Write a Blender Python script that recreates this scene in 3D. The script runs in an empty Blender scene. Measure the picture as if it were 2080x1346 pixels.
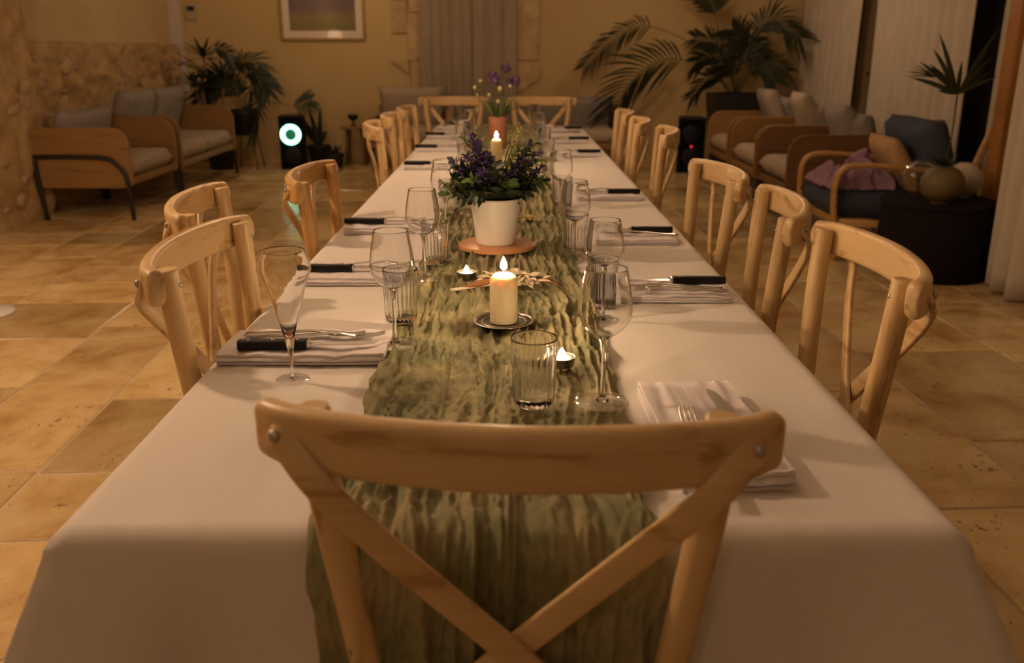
import bpy, math, random
from mathutils import Vector, Matrix, noise
random.seed(7)
R = math.radians
PI = math.pi
S = bpy.context.scene
C = S.collection

# ------------------------------------------------------------------ camera, world, exposure
cam_d = bpy.data.cameras.new('camera')
cam_d.sensor_width = 36.0
cam_d.lens = 36.0 * 1800 / 2080
cam_d.clip_start = 0.02
cam = bpy.data.objects.new('camera', cam_d)
C.objects.link(cam)
cam.location = (0, 0, 1.242)
cam.rotation_euler = (R(90 - 17.63), 0, R(-0.22))
cam_d.dof.use_dof = True
cam_d.dof.focus_distance = 1.62
cam_d.dof.aperture_fstop = 4.6
S.camera = cam

world = bpy.data.worlds.new('night')
S.world = world
world.use_nodes = True
world.node_tree.nodes['Background'].inputs[0].default_value = (0.02, 0.03, 0.05, 1)
world.node_tree.nodes['Background'].inputs[1].default_value = 0.1

S.view_settings.view_transform = 'Standard'
S.view_settings.look = 'None'
S.view_settings.gamma = 1
S.view_settings.use_curve_mapping = False
S.view_settings.exposure = -0.5

# light paths: enough for the glassware, short enough to render quickly
S.cycles.max_bounces = 8
S.cycles.diffuse_bounces = 3
S.cycles.glossy_bounces = 3
S.cycles.transmission_bounces = 8
S.cycles.use_adaptive_sampling = True
S.cycles.adaptive_threshold = 0.25
S.cycles.use_light_tree = True

# lamps; the pendants are added out of view to light the scene: (x, y, watts); the fittings are built with the ceiling
WARM = (1.0, 0.65, 0.40)
PENDANTS = [(-1.85, 2.0, 2.25, 124, 'the near left chairs'), (-0.45, 4.1, 2.3, 42, 'the middle of the table'), (-1.9, 9.05, 2.25, 23, 'the floor before the loveseat'),
            (1.5, 7.8, 2.2, 38, 'the row of lounge armchairs'), (-0.7, -1.2, 2.2, 10, 'the space behind the viewer')]
FLOOR_LAMP_W = 22
CANDLE_W = 1.75
ROOM_H = 2.9


# ------------------------------------------------------------------ helpers
def link(o, parent=None):
    C.objects.link(o)
    if parent is not None:
        o.parent = parent
    return o


def tag(o, label=None, cat=None, group=None, kind=None):
    if label: o['label'] = label
    if cat: o['category'] = cat
    if group: o['group'] = group
    if kind: o['kind'] = kind
    return o


def thing(name, label, cat, loc=(0, 0, 0), rz=0, group=None):
    o = bpy.data.objects.new(name, None)
    o.empty_display_size = 0.1
    o.location = loc
    o.rotation_euler = (0, 0, rz)
    link(o)
    return tag(o, label, cat, group)


def copy_tree(o, parent=None):
    c = o.copy()
    link(c, parent)
    for ch in list(o.children):
        copy_tree(ch, c)
    return c


def place(proto_list, loc, rz, label, group=None):
    """first use moves the prototype itself, later uses copy it with its parts"""
    if not proto_list[1]:
        o = proto_list[0]
        proto_list[1] = True
    else:
        o = copy_tree(proto_list[0])
    o.location = loc
    o.rotation_euler = (0, 0, rz)
    o['label'] = label
    if group: o['group'] = group
    return o


class MB:
    def __init__(s):
        s.v = []
        s.f = []

    def add(s, verts, faces):
        b = len(s.v)
        s.v += [tuple(p) for p in verts]
        s.f += [tuple(i + b for i in f) for f in faces]
        return s

    def box(s, c, d, m=None):
        x, y, z = d[0] / 2, d[1] / 2, d[2] / 2
        vs = [Vector(p) for p in ((-x, -y, -z), (x, -y, -z), (x, y, -z), (-x, y, -z), (-x, -y, z), (x, -y, z), (x, y, z), (-x, y, z))]
        if m is not None: vs = [m @ p for p in vs]
        c = Vector(c)
        return s.add([p + c for p in vs], [(0, 3, 2, 1), (4, 5, 6, 7), (0, 1, 5, 4), (1, 2, 6, 5), (2, 3, 7, 6), (3, 0, 4, 7)])

    def sweep(s, path, sec, up=(0, 0, 1), scale=None, caps=True):
        """section points (a, b): a along up, b along the side"""
        path = [Vector(p) for p in path]
        n = len(sec)
        vs = []
        for i, p in enumerate(path):
            t = (path[min(i + 1, len(path) - 1)] - path[max(i - 1, 0)]).normalized()
            u = Vector(up)
            u = (u - t * u.dot(t)).normalized()
            w = t.cross(u)
            k = scale[i] if scale else 1
            ka, kb = k if isinstance(k, tuple) else (k, k)
            vs += [p + u * (a * ka) + w * (b * kb) for a, b in sec]
        fs = []
        for i in range(len(path) - 1):
            for j in range(n):
                a, b = i * n + j, i * n + (j + 1) % n
                fs.append((a, b, b + n, a + n))
        if caps:
            fs.append(tuple(reversed(range(n))))
            fs.append(tuple((len(path) - 1) * n + j for j in range(n)))
        return s.add(vs, fs)

    def tube(s, path, r, n=10, up=None, caps=True):
        if up is None:
            d = Vector(path[-1]) - Vector(path[0])
            up = (0, 1, 0) if abs(d.z) > max(abs(d.x), abs(d.y)) else (0, 0, 1)
        sec = [(math.cos(2 * PI * k / n), math.sin(2 * PI * k / n)) for k in range(n)]
        rs = r if isinstance(r, (list, tuple)) else [r] * len(path)
        return s.sweep(path, sec, up, rs, caps)

    def lathe(s, prof, n=32, c=(0, 0, 0), mod=None, close=False):
        vs = []
        for (r, z) in prof:
            for k in range(n):
                a = 2 * PI * k / n
                rr = r if mod is None else mod(r, z, a)
                vs.append((c[0] + rr * math.cos(a), c[1] + rr * math.sin(a), c[2] + z))
        fs = []
        m = len(prof)
        for i in range(m if close else m - 1):
            for k in range(n):
                a, b = i * n + k, i * n + (k + 1) % n
                c2, d2 = ((i + 1) % m) * n + (k + 1) % n, ((i + 1) % m) * n + k
                fs.append((a, b, c2, d2))
        if not close:
            if prof[0][0] > 1e-4: fs.append(tuple(reversed(range(n))))
            if prof[-1][0] > 1e-4: fs.append(tuple((m - 1) * n + k for k in range(n)))
        return s.add(vs, fs)

    def grid(s, nu, nv, fn):
        vs = [fn(i / nu, j / nv) for j in range(nv + 1) for i in range(nu + 1)]
        w = nu + 1
        return s.add(vs, [(j * w + i, j * w + i + 1, (j + 1) * w + i + 1, (j + 1) * w + i) for j in range(nv) for i in range(nu)])

    def prism(s, poly, y0, y1, axis='y'):
        """polygon in two axes, extruded along the third (axis)"""
        n = len(poly)

        def P(a, b, t):
            return {'y': (a, t, b), 'x': (t, a, b), 'z': (a, b, t)}[axis]
        vs = [P(a, b, y0) for a, b in poly] + [P(a, b, y1) for a, b in poly]
        fs = [tuple(range(n)), tuple(reversed(range(n, 2 * n)))]
        fs += [(i, i + n, (i + 1) % n + n, (i + 1) % n) for i in range(n)]
        return s.add(vs, fs)

    def ball(s, c, r, nu=16, nv=10, fn=None):
        vs = [(c[0], c[1], c[2] - r[2])]
        for j in range(1, nv):
            t = PI * j / nv
            for i in range(nu):
                a = 2 * PI * i / nu
                k = 1 if fn is None else fn(math.sin(t) * math.cos(a), math.sin(t) * math.sin(a), -math.cos(t))
                vs.append((c[0] + r[0] * k * math.sin(t) * math.cos(a), c[1] + r[1] * k * math.sin(t) * math.sin(a), c[2] - r[2] * k * math.cos(t)))
        vs.append((c[0], c[1], c[2] + r[2]))
        fs = [(0, 1 + (i + 1) % nu, 1 + i) for i in range(nu)]
        for j in range(nv - 2):
            for i in range(nu):
                a, b = 1 + j * nu + i, 1 + j * nu + (i + 1) % nu
                fs.append((a, b, b + nu, a + nu))
        L = len(vs) - 1
        fs += [(L, 1 + (nv - 2) * nu + i, 1 + (nv - 2) * nu + (i + 1) % nu) for i in range(nu)]
        return s.add(vs, fs)

    def pillow(s, c, d, m=None, p=4.0, n=14, puff=0.5, seed=0):
        """cushion: width d0, height d1 (in plane), thickness d2 (normal, local z)"""
        c = Vector(c)
        for sg in (1, -1):
            vs = []
            for j in range(n + 1):
                for i in range(n + 1):
                    u, v = -1 + 2 * i / n, -1 + 2 * j / n
                    h = max(0, (1 - abs(u) ** p) * (1 - abs(v) ** p)) ** puff
                    pin = 1 - 0.05 * (1 - v * v) * abs(u) ** 3
                    pin2 = 1 - 0.05 * (1 - u * u) * abs(v) ** 3
                    w = 0.06 * d[2] * noise.noise(Vector((u * 2 + seed, v * 2, sg)))
                    q = Vector((u * d[0] / 2 * pin, v * d[1] / 2 * pin2, sg * (h * d[2] / 2) + w * h))
                    vs.append((m @ q if m is not None else q) + c)
            w_ = n + 1
            fs = [(j * w_ + i, j * w_ + i + 1, (j + 1) * w_ + i + 1, (j + 1) * w_ + i) for j in range(n) for i in range(n)]
            if sg < 0: fs = [tuple(reversed(f)) for f in fs]
            s.add(vs, fs)
        return s

    def mesh(s, name, smooth=True, weld=False):
        me = bpy.data.meshes.new(name)
        me.from_pydata(s.v, [], s.f)
        if weld:
            import bmesh
            bm = bmesh.new()
            bm.from_mesh(me)
            bmesh.ops.remove_doubles(bm, verts=bm.verts, dist=1e-5)
            bmesh.ops.recalc_face_normals(bm, faces=bm.faces)
            bm.to_mesh(me)
            bm.free()
        if smooth:
            me.polygons.foreach_set('use_smooth', [True] * len(me.polygons))
        me.update()
        return me

    def build(s, name, mat, parent=None, smooth=True, bevel=0, seg=2, loc=None, rot=None, weld=False, sub=0, sharp=None):
        me = s.mesh(name, smooth, weld)
        me.materials.append(mat)
        o = bpy.data.objects.new(name, me)
        if loc: o.location = loc
        if rot: o.rotation_euler = rot
        link(o, parent)
        if bevel:
            b = o.modifiers.new('bevel', 'BEVEL')
            b.width = bevel
            b.segments = seg
            b.limit_method = 'ANGLE'
            b.angle_limit = R(35)
            b.harden_normals = False
        if sub:
            b = o.modifiers.new('sub', 'SUBSURF')
            b.levels = b.render_levels = sub
        if sharp is not None and smooth:
            try:
                me.set_sharp_from_angle(angle=R(sharp))
            except Exception:
                pass
        return o


def rrect(a, b, r, n=3):
    """rounded rectangle section, half sizes a, b"""
    pts = []
    for cx, cy, a0 in ((a - r, b - r, 0), (-(a - r), b - r, 90), (-(a - r), -(b - r), 180), (a - r, -(b - r), 270)):
        for k in range(n + 1):
            t = R(a0 + 90 * k / n)
            pts.append((cx + r * math.cos(t), cy + r * math.sin(t)))
    return pts


def smooth_path(pts, n=6):
    """Catmull-Rom through the points"""
    P = [Vector(p) for p in pts]
    P = [P[0] * 2 - P[1]] + P + [P[-1] * 2 - P[-2]]
    out = []
    for i in range(1, len(P) - 2):
        for k in range(n):
            t = k / n
            p0, p1, p2, p3 = P[i - 1], P[i], P[i + 1], P[i + 2]
            out.append(0.5 * ((2 * p1) + (p2 - p0) * t + (2 * p0 - 5 * p1 + 4 * p2 - p3) * t * t + (3 * p1 - p0 - 3 * p2 + p3) * t ** 3))
    out.append(P[-2])
    return out


def nz(x, y, z=0.0):
    return noise.noise(Vector((x, y, z)))


# ------------------------------------------------------------------ materials
def new_mat(name):
    m = bpy.data.materials.new(name)
    m.use_nodes = True
    nt = m.node_tree
    return m, nt, nt.nodes['Principled BSDF']


def nd(nt, t, **kw):
    n = nt.nodes.new(t)
    for k, v in kw.items():
        if k.startswith('i_'):
            n.inputs[k[2:].replace('_', ' ')].default_value = v
        else:
            setattr(n, k, v)
    return n


def rgba(c): return (c[0], c[1], c[2], 1)


def mat(name, col, rough=0.6, col2=None, scale=6.0, stretch=(1, 1, 1), bump=0.0, bscale=60.0, metal=0.0, sss=0.0, sheen=0.0, spec=0.5,
        coat=0.0, rnd=0.0, ramp=(0.35, 0.65), detail=4.0, alpha=None):
    m, nt, b = new_mat(name)
    L = nt.links
    b.inputs['Roughness'].default_value = rough
    b.inputs['Metallic'].default_value = metal
    b.inputs['Specular IOR Level'].default_value = spec
    b.inputs['Base Color'].default_value = rgba(col)
    if coat:
        b.inputs['Coat Weight'].default_value = coat
        b.inputs['Coat Roughness'].default_value = 0.2
    if sheen:
        b.inputs['Sheen Weight'].default_value = sheen
    if sss:
        b.inputs['Subsurface Weight'].default_value = sss
        b.inputs['Subsurface Radius'].default_value = (0.018, 0.012, 0.006)
        b.inputs['Subsurface Scale'].default_value = 1.0
    tc = nd(nt, 'ShaderNodeTexCoord')
    last = None
    if col2 is not None:
        mp = nd(nt, 'ShaderNodeMapping')
        mp.inputs['Scale'].default_value = stretch
        L.new(tc.outputs['Object'], mp.inputs['Vector'])
        src = mp.outputs['Vector']
        if rnd:
            oi = nd(nt, 'ShaderNodeObjectInfo')
            ad = nd(nt, 'ShaderNodeVectorMath', operation='MULTIPLY_ADD')
            cx = nd(nt, 'ShaderNodeCombineXYZ')
            for k in range(3): L.new(oi.outputs['Random'], cx.inputs[k])
            L.new(cx.outputs[0], ad.inputs[0])
            ad.inputs[1].default_value = (37, 53, 71)
            L.new(src, ad.inputs[2])
            src = ad.outputs[0]
        n1 = nd(nt, 'ShaderNodeTexNoise', i_Scale=scale, i_Detail=detail, i_Roughness=0.6)
        L.new(src, n1.inputs['Vector'])
        cr = nd(nt, 'ShaderNodeValToRGB')
        cr.color_ramp.elements[0].position = ramp[0]
        cr.color_ramp.elements[1].position = ramp[1]
        cr.color_ramp.elements[0].color = rgba(col)
        cr.color_ramp.elements[1].color = rgba(col2)
        L.new(n1.outputs['Fac'], cr.inputs['Fac'])
        last = cr.outputs['Color']
        if rnd:
            hs = nd(nt, 'ShaderNodeHueSaturation')
            mr = nd(nt, 'ShaderNodeMapRange')
            mr.inputs['To Min'].default_value = 1 - rnd
            mr.inputs['To Max'].default_value = 1 + rnd
            L.new(oi.outputs['Random'], mr.inputs['Value'])
            L.new(mr.outputs[0], hs.inputs['Value'])
            L.new(last, hs.inputs['Color'])
            last = hs.outputs['Color']
        L.new(last, b.inputs['Base Color'])
    if bump:
        n2 = nd(nt, 'ShaderNodeTexNoise', i_Scale=bscale, i_Detail=5.0)
        mp2 = nd(nt, 'ShaderNodeMapping')
        mp2.inputs['Scale'].default_value = stretch
        L.new(tc.outputs['Object'], mp2.inputs['Vector'])
        L.new(mp2.outputs[0], n2.inputs['Vector'])
        bp = nd(nt, 'ShaderNodeBump', i_Strength=bump, i_Distance=0.01)
        L.new(n2.outputs['Fac'], bp.inputs['Height'])
        L.new(bp.outputs[0], b.inputs['Normal'])
    return m


def emit_mat(name, col, strength):
    m, nt, b = new_mat(name)
    b.inputs['Base Color'].default_value = rgba((0, 0, 0))
    b.inputs['Emission Color'].default_value = rgba(col)
    b.inputs['Emission Strength'].default_value = strength
    return m


def wood_mat(name, axis, light, dark, rnd=0.08):
    """straight-grained wood, grain along the object axis"""
    st = [9, 9, 9]
    st[axis] = 0.55
    m, nt, b = new_mat(name)
    L = nt.links
    tc = nd(nt, 'ShaderNodeTexCoord')
    oi = nd(nt, 'ShaderNodeObjectInfo')
    mp = nd(nt, 'ShaderNodeMapping')
    mp.inputs['Scale'].default_value = st
    L.new(tc.outputs['Object'], mp.inputs['Vector'])
    cx = nd(nt, 'ShaderNodeCombineXYZ')
    for k in range(3): L.new(oi.outputs['Random'], cx.inputs[k])
    ad = nd(nt, 'ShaderNodeVectorMath', operation='MULTIPLY_ADD')
    ad.inputs[1].default_value = (17, 23, 31)
    L.new(cx.outputs[0], ad.inputs[0])
    L.new(mp.outputs[0], ad.inputs[2])
    n1 = nd(nt, 'ShaderNodeTexNoise', i_Scale=3.5, i_Detail=3.0, i_Roughness=0.55, i_Distortion=0.6)
    n2 = nd(nt, 'ShaderNodeTexNoise', i_Scale=16.0, i_Detail=4.0, i_Roughness=0.7)
    L.new(ad.outputs[0], n1.inputs['Vector'])
    L.new(ad.outputs[0], n2.inputs['Vector'])
    mx = nd(nt, 'ShaderNodeMath', operation='MULTIPLY_ADD')
    mx.inputs[1].default_value = 0.35
    L.new(n2.outputs['Fac'], mx.inputs[0])
    L.new(n1.outputs['Fac'], mx.inputs[2])
    cr = nd(nt, 'ShaderNodeValToRGB')
    e = cr.color_ramp.elements
    e[0].position = 0.5
    e[1].position = 0.78
    e[0].color = rgba(dark)
    e[1].color = rgba(light)
    k = e.new(0.60)
    k.color = rgba(tuple(0.2 * a + 0.8 * c for a, c in zip(dark, light)))
    L.new(mx.outputs[0], cr.inputs['Fac'])
    hs = nd(nt, 'ShaderNodeHueSaturation')
    mr = nd(nt, 'ShaderNodeMapRange')
    mr.inputs['To Min'].default_value = 1 - rnd
    mr.inputs['To Max'].default_value = 1 + rnd
    L.new(oi.outputs['Random'], mr.inputs['Value'])
    L.new(mr.outputs[0], hs.inputs['Value'])
    L.new(cr.outputs[0], hs.inputs['Color'])
    L.new(hs.outputs[0], b.inputs['Base Color'])
    b.inputs['Roughness'].default_value = 0.36
    bp = nd(nt, 'ShaderNodeBump', i_Strength=0.06, i_Distance=0.004)
    L.new(n2.outputs['Fac'], bp.inputs['Height'])
    L.new(bp.outputs[0], b.inputs['Normal'])
    return m


def thin_glass(name, tint=(1, 1, 1), gloss=1.0, ior=1.5):
    """thin wall: clear with a real Fresnel reflection"""
    m = bpy.data.materials.new(name)
    m.use_nodes = True
    nt = m.node_tree
    nt.nodes.clear()
    out = nd(nt, 'ShaderNodeOutputMaterial')
    tr = nd(nt, 'ShaderNodeBsdfTransparent')
    tr.inputs[0].default_value = rgba(tint)
    gl = nd(nt, 'ShaderNodeBsdfGlossy')
    gl.inputs['Roughness'].default_value = 0.02
    gl.inputs[0].default_value = (gloss, gloss, gloss, 1)
    lw = nd(nt, 'ShaderNodeLayerWeight', i_Blend=0.5)
    pw = nd(nt, 'ShaderNodeMath', operation='POWER')
    pw.inputs[1].default_value = 2.6
    fr = nd(nt, 'ShaderNodeMath', operation='MULTIPLY_ADD')
    fr.inputs[1].default_value = 0.90
    fr.inputs[2].default_value = ((ior - 1) / (ior + 1)) ** 2
    mx = nd(nt, 'ShaderNodeMixShader')
    nt.links.new(lw.outputs['Facing'], pw.inputs[0])
    nt.links.new(pw.outputs[0], fr.inputs[0])
    nt.links.new(fr.outputs[0], mx.inputs[0])
    nt.links.new(tr.outputs[0], mx.inputs[1])
    nt.links.new(gl.outputs[0], mx.inputs[2])
    nt.links.new(mx.outputs[0], out.inputs[0])
    return m


def solid_glass(name, col=(1, 1, 1), ior=1.45, rough=0.0):
    m, nt, b = new_mat(name)
    b.inputs['Base Color'].default_value = rgba(col)
    b.inputs['Transmission Weight'].default_value = 1
    b.inputs['Roughness'].default_value = rough
    b.inputs['IOR'].default_value = ior
    return m


def cloth_translucent(name, col, col2, trans=0.35, scale=8, bump=0.3, bscale=300):
    m = mat(name, col, 0.9, col2, scale=scale, bump=bump, bscale=bscale, spec=0.15)
    nt = m.node_tree
    b = nt.nodes['Principled BSDF']
    out = nt.nodes['Material Output']
    tl = nd(nt, 'ShaderNodeBsdfTranslucent')
    src = b.inputs['Base Color'].links[0].from_socket
    nt.links.new(src, tl.inputs[0])
    mx = nd(nt, 'ShaderNodeMixShader')
    mx.inputs[0].default_value = trans
    nt.links.new(b.outputs[0], mx.inputs[1])
    nt.links.new(tl.outputs[0], mx.inputs[2])
    nt.links.new(mx.outputs[0], out.inputs[0])
    return m


def tile_mat():
    m, nt, b = new_mat('travertine')
    L = nt.links
    tc = nd(nt, 'ShaderNodeTexCoord')
    oi = nd(nt, 'ShaderNodeObjectInfo')
    cx = nd(nt, 'ShaderNodeCombineXYZ')
    for k in range(3): L.new(oi.outputs['Random'], cx.inputs[k])
    ad = nd(nt, 'ShaderNodeVectorMath', operation='MULTIPLY_ADD')
    ad.inputs[1].default_value = (41, 67, 23)
    L.new(cx.outputs[0], ad.inputs[0])
    L.new(tc.outputs['Object'], ad.inputs[2])
    # clouds
    n1 = nd(nt, 'ShaderNodeTexNoise', i_Scale=3.2, i_Detail=6.0, i_Roughness=0.62, i_Distortion=0.4)
    L.new(ad.outputs[0], n1.inputs['Vector'])
    cr = nd(nt, 'ShaderNodeValToRGB')
    e = cr.color_ramp.elements
    e[0].position, e[1].position = 0.33, 0.68
    e[0].color = rgba((0.48, 0.29, 0.105))
    e[1].color = rgba((0.80, 0.64, 0.37))
    k = e.new(0.5)
    k.color = rgba((0.68, 0.50, 0.235))
    L.new(n1.outputs['Fac'], cr.inputs['Fac'])
    # each tile its own tone
    hs = nd(nt, 'ShaderNodeHueSaturation')
    mr = nd(nt, 'ShaderNodeMapRange')
    mr.inputs['To Min'].default_value = 0.58
    mr.inputs['To Max'].default_value = 1.15
    pw = nd(nt, 'ShaderNodeMath', operation='POWER')
    pw.inputs[1].default_value = 0.6
    L.new(oi.outputs['Random'], pw.inputs[0])
    L.new(pw.outputs[0], mr.inputs['Value'])
    L.new(mr.outputs[0], hs.inputs['Value'])
    L.new(cr.outputs[0], hs.inputs['Color'])
    # pits
    vo = nd(nt, 'ShaderNodeTexNoise', i_Scale=55.0, i_Detail=3.0, i_Roughness=0.5)
    mp = nd(nt, 'ShaderNodeMapping')
    mp.inputs['Scale'].default_value = (1.0, 0.55, 1)
    L.new(ad.outputs[0], mp.inputs['Vector'])
    L.new(mp.outputs[0], vo.inputs['Vector'])
    big = nd(nt, 'ShaderNodeTexNoise', i_Scale=5.0, i_Detail=2.0)
    L.new(ad.outputs[0], big.inputs['Vector'])
    sm = nd(nt, 'ShaderNodeMath', operation='MULTIPLY_ADD')
    sm.inputs[1].default_value = 0.45
    L.new(big.outputs['Fac'], sm.inputs[0])
    L.new(vo.outputs['Fac'], sm.inputs[2])
    pit = nd(nt, 'ShaderNodeMapRange')
    pit.inputs['From Min'].default_value = 0.49
    pit.inputs['From Max'].default_value = 0.55
    L.new(sm.outputs[0], pit.inputs['Value'])
    mix = nd(nt, 'ShaderNodeMix', data_type='RGBA')
    mix.inputs[6].default_value = (0.27, 0.18, 0.085, 1)
    L.new(pit.outputs[0], mix.inputs[0])
    L.new(hs.outputs[0], mix.inputs[7])
    L.new(mix.outputs[2], b.inputs['Base Color'])
    bp = nd(nt, 'ShaderNodeBump', i_Strength=0.35, i_Distance=0.003)
    L.new(pit.outputs[0], bp.inputs['Height'])
    bp2 = nd(nt, 'ShaderNodeBump', i_Strength=0.12, i_Distance=0.01)
    L.new(n1.outputs['Fac'], bp2.inputs['Height'])
    L.new(bp.outputs[0], bp2.inputs['Normal'])
    L.new(bp2.outputs[0], b.inputs['Normal'])
    rr = nd(nt, 'ShaderNodeMapRange')
    rr.inputs['To Min'].default_value = 0.10
    rr.inputs['To Max'].default_value = 0.30
    L.new(n1.outputs['Fac'], rr.inputs['Value'])
    L.new(rr.outputs[0], b.inputs['Roughness'])
    return m


def painting_mat():
    m, nt, b = new_mat('painting_print')
    L = nt.links
    tc = nd(nt, 'ShaderNodeTexCoord')
    sp = nd(nt, 'ShaderNodeSeparateXYZ')
    L.new(tc.outputs['Object'], sp.inputs[0])
    n1 = nd(nt, 'ShaderNodeTexNoise', i_Scale=7.0, i_Detail=5.0, i_Distortion=1.0)
    L.new(tc.outputs['Object'], n1.inputs['Vector'])
    ma = nd(nt, 'ShaderNodeMath', operation='MULTIPLY_ADD')
    ma.inputs[1].default_value = 0.16
    L.new(n1.outputs['Fac'], ma.inputs[0])
    L.new(sp.outputs['Z'], ma.inputs[2])
    cr = nd(nt, 'ShaderNodeValToRGB')
    e = cr.color_ramp.elements
    e[0].position, e[1].position = 0.06, 0.62
    e[0].color = rgba((0.22, 0.17, 0.07))
    e[1].color = rgba((0.24, 0.22, 0.28))
    for p, c in ((0.14, (0.20, 0.20, 0.06)), (0.22, (0.28, 0.22, 0.10)), (0.27, (0.20, 0.15, 0.14)), (0.36, (0.17, 0.12, 0.15)), (0.45, (0.20, 0.15, 0.19))):
        k = e.new(p)
        k.color = rgba(c)
    L.new(ma.outputs[0], cr.inputs['Fac'])
    L.new(cr.outputs[0], b.inputs['Base Color'])
    b.inputs['Roughness'].default_value = 0.7
    return m


CHAIR_L, CHAIR_D = (0.67, 0.48, 0.25), (0.45, 0.27, 0.105)
M = {}
M['chair_x'] = wood_mat('chair_wood_rail', 0, CHAIR_L, CHAIR_D)
M['chair_z'] = wood_mat('chair_wood_post', 2, CHAIR_L, CHAIR_D)
M['chair_y'] = wood_mat('chair_wood_side', 1, CHAIR_L, CHAIR_D)
HONEY = [wood_mat('honey_wood_%s' % 'xyz'[a_], a_, (0.60, 0.36, 0.13), (0.42, 0.23, 0.07)) for a_ in range(3)]
M['veneer'] = wood_mat('oak_veneer', 1, (0.29, 0.165, 0.058), (0.205, 0.11, 0.036))
M['veneer_dark'] = wood_mat('walnut_veneer', 1, (0.19, 0.10, 0.045), (0.12, 0.065, 0.03))
M['armwood'] = wood_mat('bent_arm_wood', 1, (0.60, 0.36, 0.12), (0.42, 0.23, 0.07))
M['postwood'] = wood_mat('door_post_wood', 2, (0.42, 0.20, 0.06), (0.28, 0.12, 0.03))
M['trivet'] = wood_mat('trivet_wood', 0, (0.62, 0.30, 0.13), (0.45, 0.20, 0.08))
M['framewood'] = wood_mat('frame_wood', 0, (0.40, 0.24, 0.09), (0.30, 0.17, 0.06))
M['darkwood'] = wood_mat('stool_wood', 2, (0.22, 0.13, 0.06), (0.14, 0.08, 0.03))
M['tile'] = tile_mat()
M['grout'] = mat('floor_grout', (0.58, 0.47, 0.30), 0.9, (0.48, 0.37, 0.21), scale=3, bump=0.3, bscale=200)
M['plaster'] = mat('ochre_plaster', (0.62, 0.47, 0.23), 0.9, (0.57, 0.42, 0.19), scale=1.3, bump=0.15, bscale=40)
M['plaster_l'] = mat('pale_plaster', (0.62, 0.48, 0.27), 0.9, (0.56, 0.42, 0.22), scale=1.3, bump=0.15, bscale=40)
M['stone'] = mat('limestone', (0.62, 0.47, 0.27), 0.9, (0.48, 0.34, 0.17), scale=7, bump=0.6, bscale=35, rnd=0.18)
M['rubble'] = mat('rubble_mortar', (0.58, 0.41, 0.20), 0.95, (0.40, 0.26, 0.11), scale=5, bump=0.7, bscale=30)
M['ceiling'] = mat('ceiling_plaster', (0.78, 0.75, 0.70), 0.9, (0.74, 0.71, 0.66), scale=2)
M['white_paint'] = mat('white_paint', (0.66, 0.60, 0.52), 0.5)
M['linen'] = mat('white_tablecloth', (0.78, 0.74, 0.70), 0.85, (0.74, 0.70, 0.66), scale=3, bump=0.12, bscale=500, spec=0.2, sheen=0.05)
M['napkin'] = mat('napkin_cotton', (0.80, 0.75, 0.76), 0.9, (0.74, 0.69, 0.71), scale=8, bump=0.25, bscale=600, spec=0.15)
M['runner'] = cloth_translucent('green_gauze', (0.24, 0.245, 0.135), (0.49, 0.43, 0.25), trans=0.18, scale=9, bump=0.35, bscale=420)
M['gauze'] = cloth_translucent('beige_gauze_curtain', (0.52, 0.44, 0.33), (0.48, 0.40, 0.29), trans=0.25, scale=4, bump=0.15, bscale=400)
M['white_curtain'] = cloth_translucent('white_curtain', (0.76, 0.69, 0.57), (0.70, 0.63, 0.51), trans=0.2, scale=4, bump=0.15, bscale=400)
M['glass_solid'] = solid_glass('glass_stem')
M['glass_foot'] = thin_glass('glass_foot')
M['pane'] = mat('night_window_pane', (0.030, 0.024, 0.018), 0.06, spec=0.5)
M['picture_glass'] = thin_glass('picture_glass', ior=1.8)
M['steel'] = mat('steel', (0.62, 0.60, 0.57), 0.22, metal=1.0)
M['plate_metal'] = mat('coaster_metal', (0.30, 0.29, 0.28), 0.25, metal=1.0)
M['plate_rim'] = mat('coaster_rim', (0.66, 0.63, 0.58), 0.2, metal=1.0)
M['bolt'] = mat('bolt_zinc', (0.45, 0.44, 0.40), 0.35, metal=1.0)
M['black_plastic'] = mat('black_plastic', (0.006, 0.006, 0.007), 0.45, spec=0.25)
M['black_metal'] = mat('black_metal', (0.015, 0.013, 0.012), 0.45)
M['black_fabric'] = mat('black_fabric', (0.014, 0.012, 0.012), 0.9, spec=0.1)
M['black_pot'] = mat('black_planter', (0.010, 0.010, 0.011), 0.6)
M['wax'] = mat('ivory_wax', (0.88, 0.78, 0.50), 0.5, sss=0.35)
M['wax_white'] = mat('white_wax', (0.86, 0.78, 0.62), 0.5, sss=0.35)
M['wick'] = mat('burnt_wick', (0.02, 0.015, 0.01), 0.9)
M['flame'] = emit_mat('flame', (1.0, 0.80, 0.52), 90)
M['alu'] = mat('tealight_cup', (0.35, 0.33, 0.31), 0.35, metal=1.0)
M['white_pot'] = mat('white_ceramic', (0.78, 0.74, 0.70), 0.5)
M['terracotta'] = mat('pink_terracotta', (0.52, 0.22, 0.13), 0.7, (0.46, 0.19, 0.11), scale=5)
M['soil'] = mat('potting_soil', (0.03, 0.02, 0.012), 0.95, bump=0.8, bscale=80)
M['leaf'] = mat('leaf_green', (0.06, 0.11, 0.025), 0.5, (0.09, 0.15, 0.03), scale=12, rnd=0.25)
M['leaf_lime'] = mat('leaf_lime', (0.26, 0.28, 0.06), 0.5, (0.20, 0.24, 0.05), scale=14, rnd=0.15)
M['leaf_dark'] = mat('leaf_dark', (0.018, 0.03, 0.012), 0.45, (0.03, 0.045, 0.016), scale=8, rnd=0.2)
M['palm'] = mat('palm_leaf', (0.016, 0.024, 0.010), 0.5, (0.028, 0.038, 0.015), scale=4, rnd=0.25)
M['stem'] = mat('green_stem', (0.08, 0.12, 0.035), 0.6)
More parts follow.
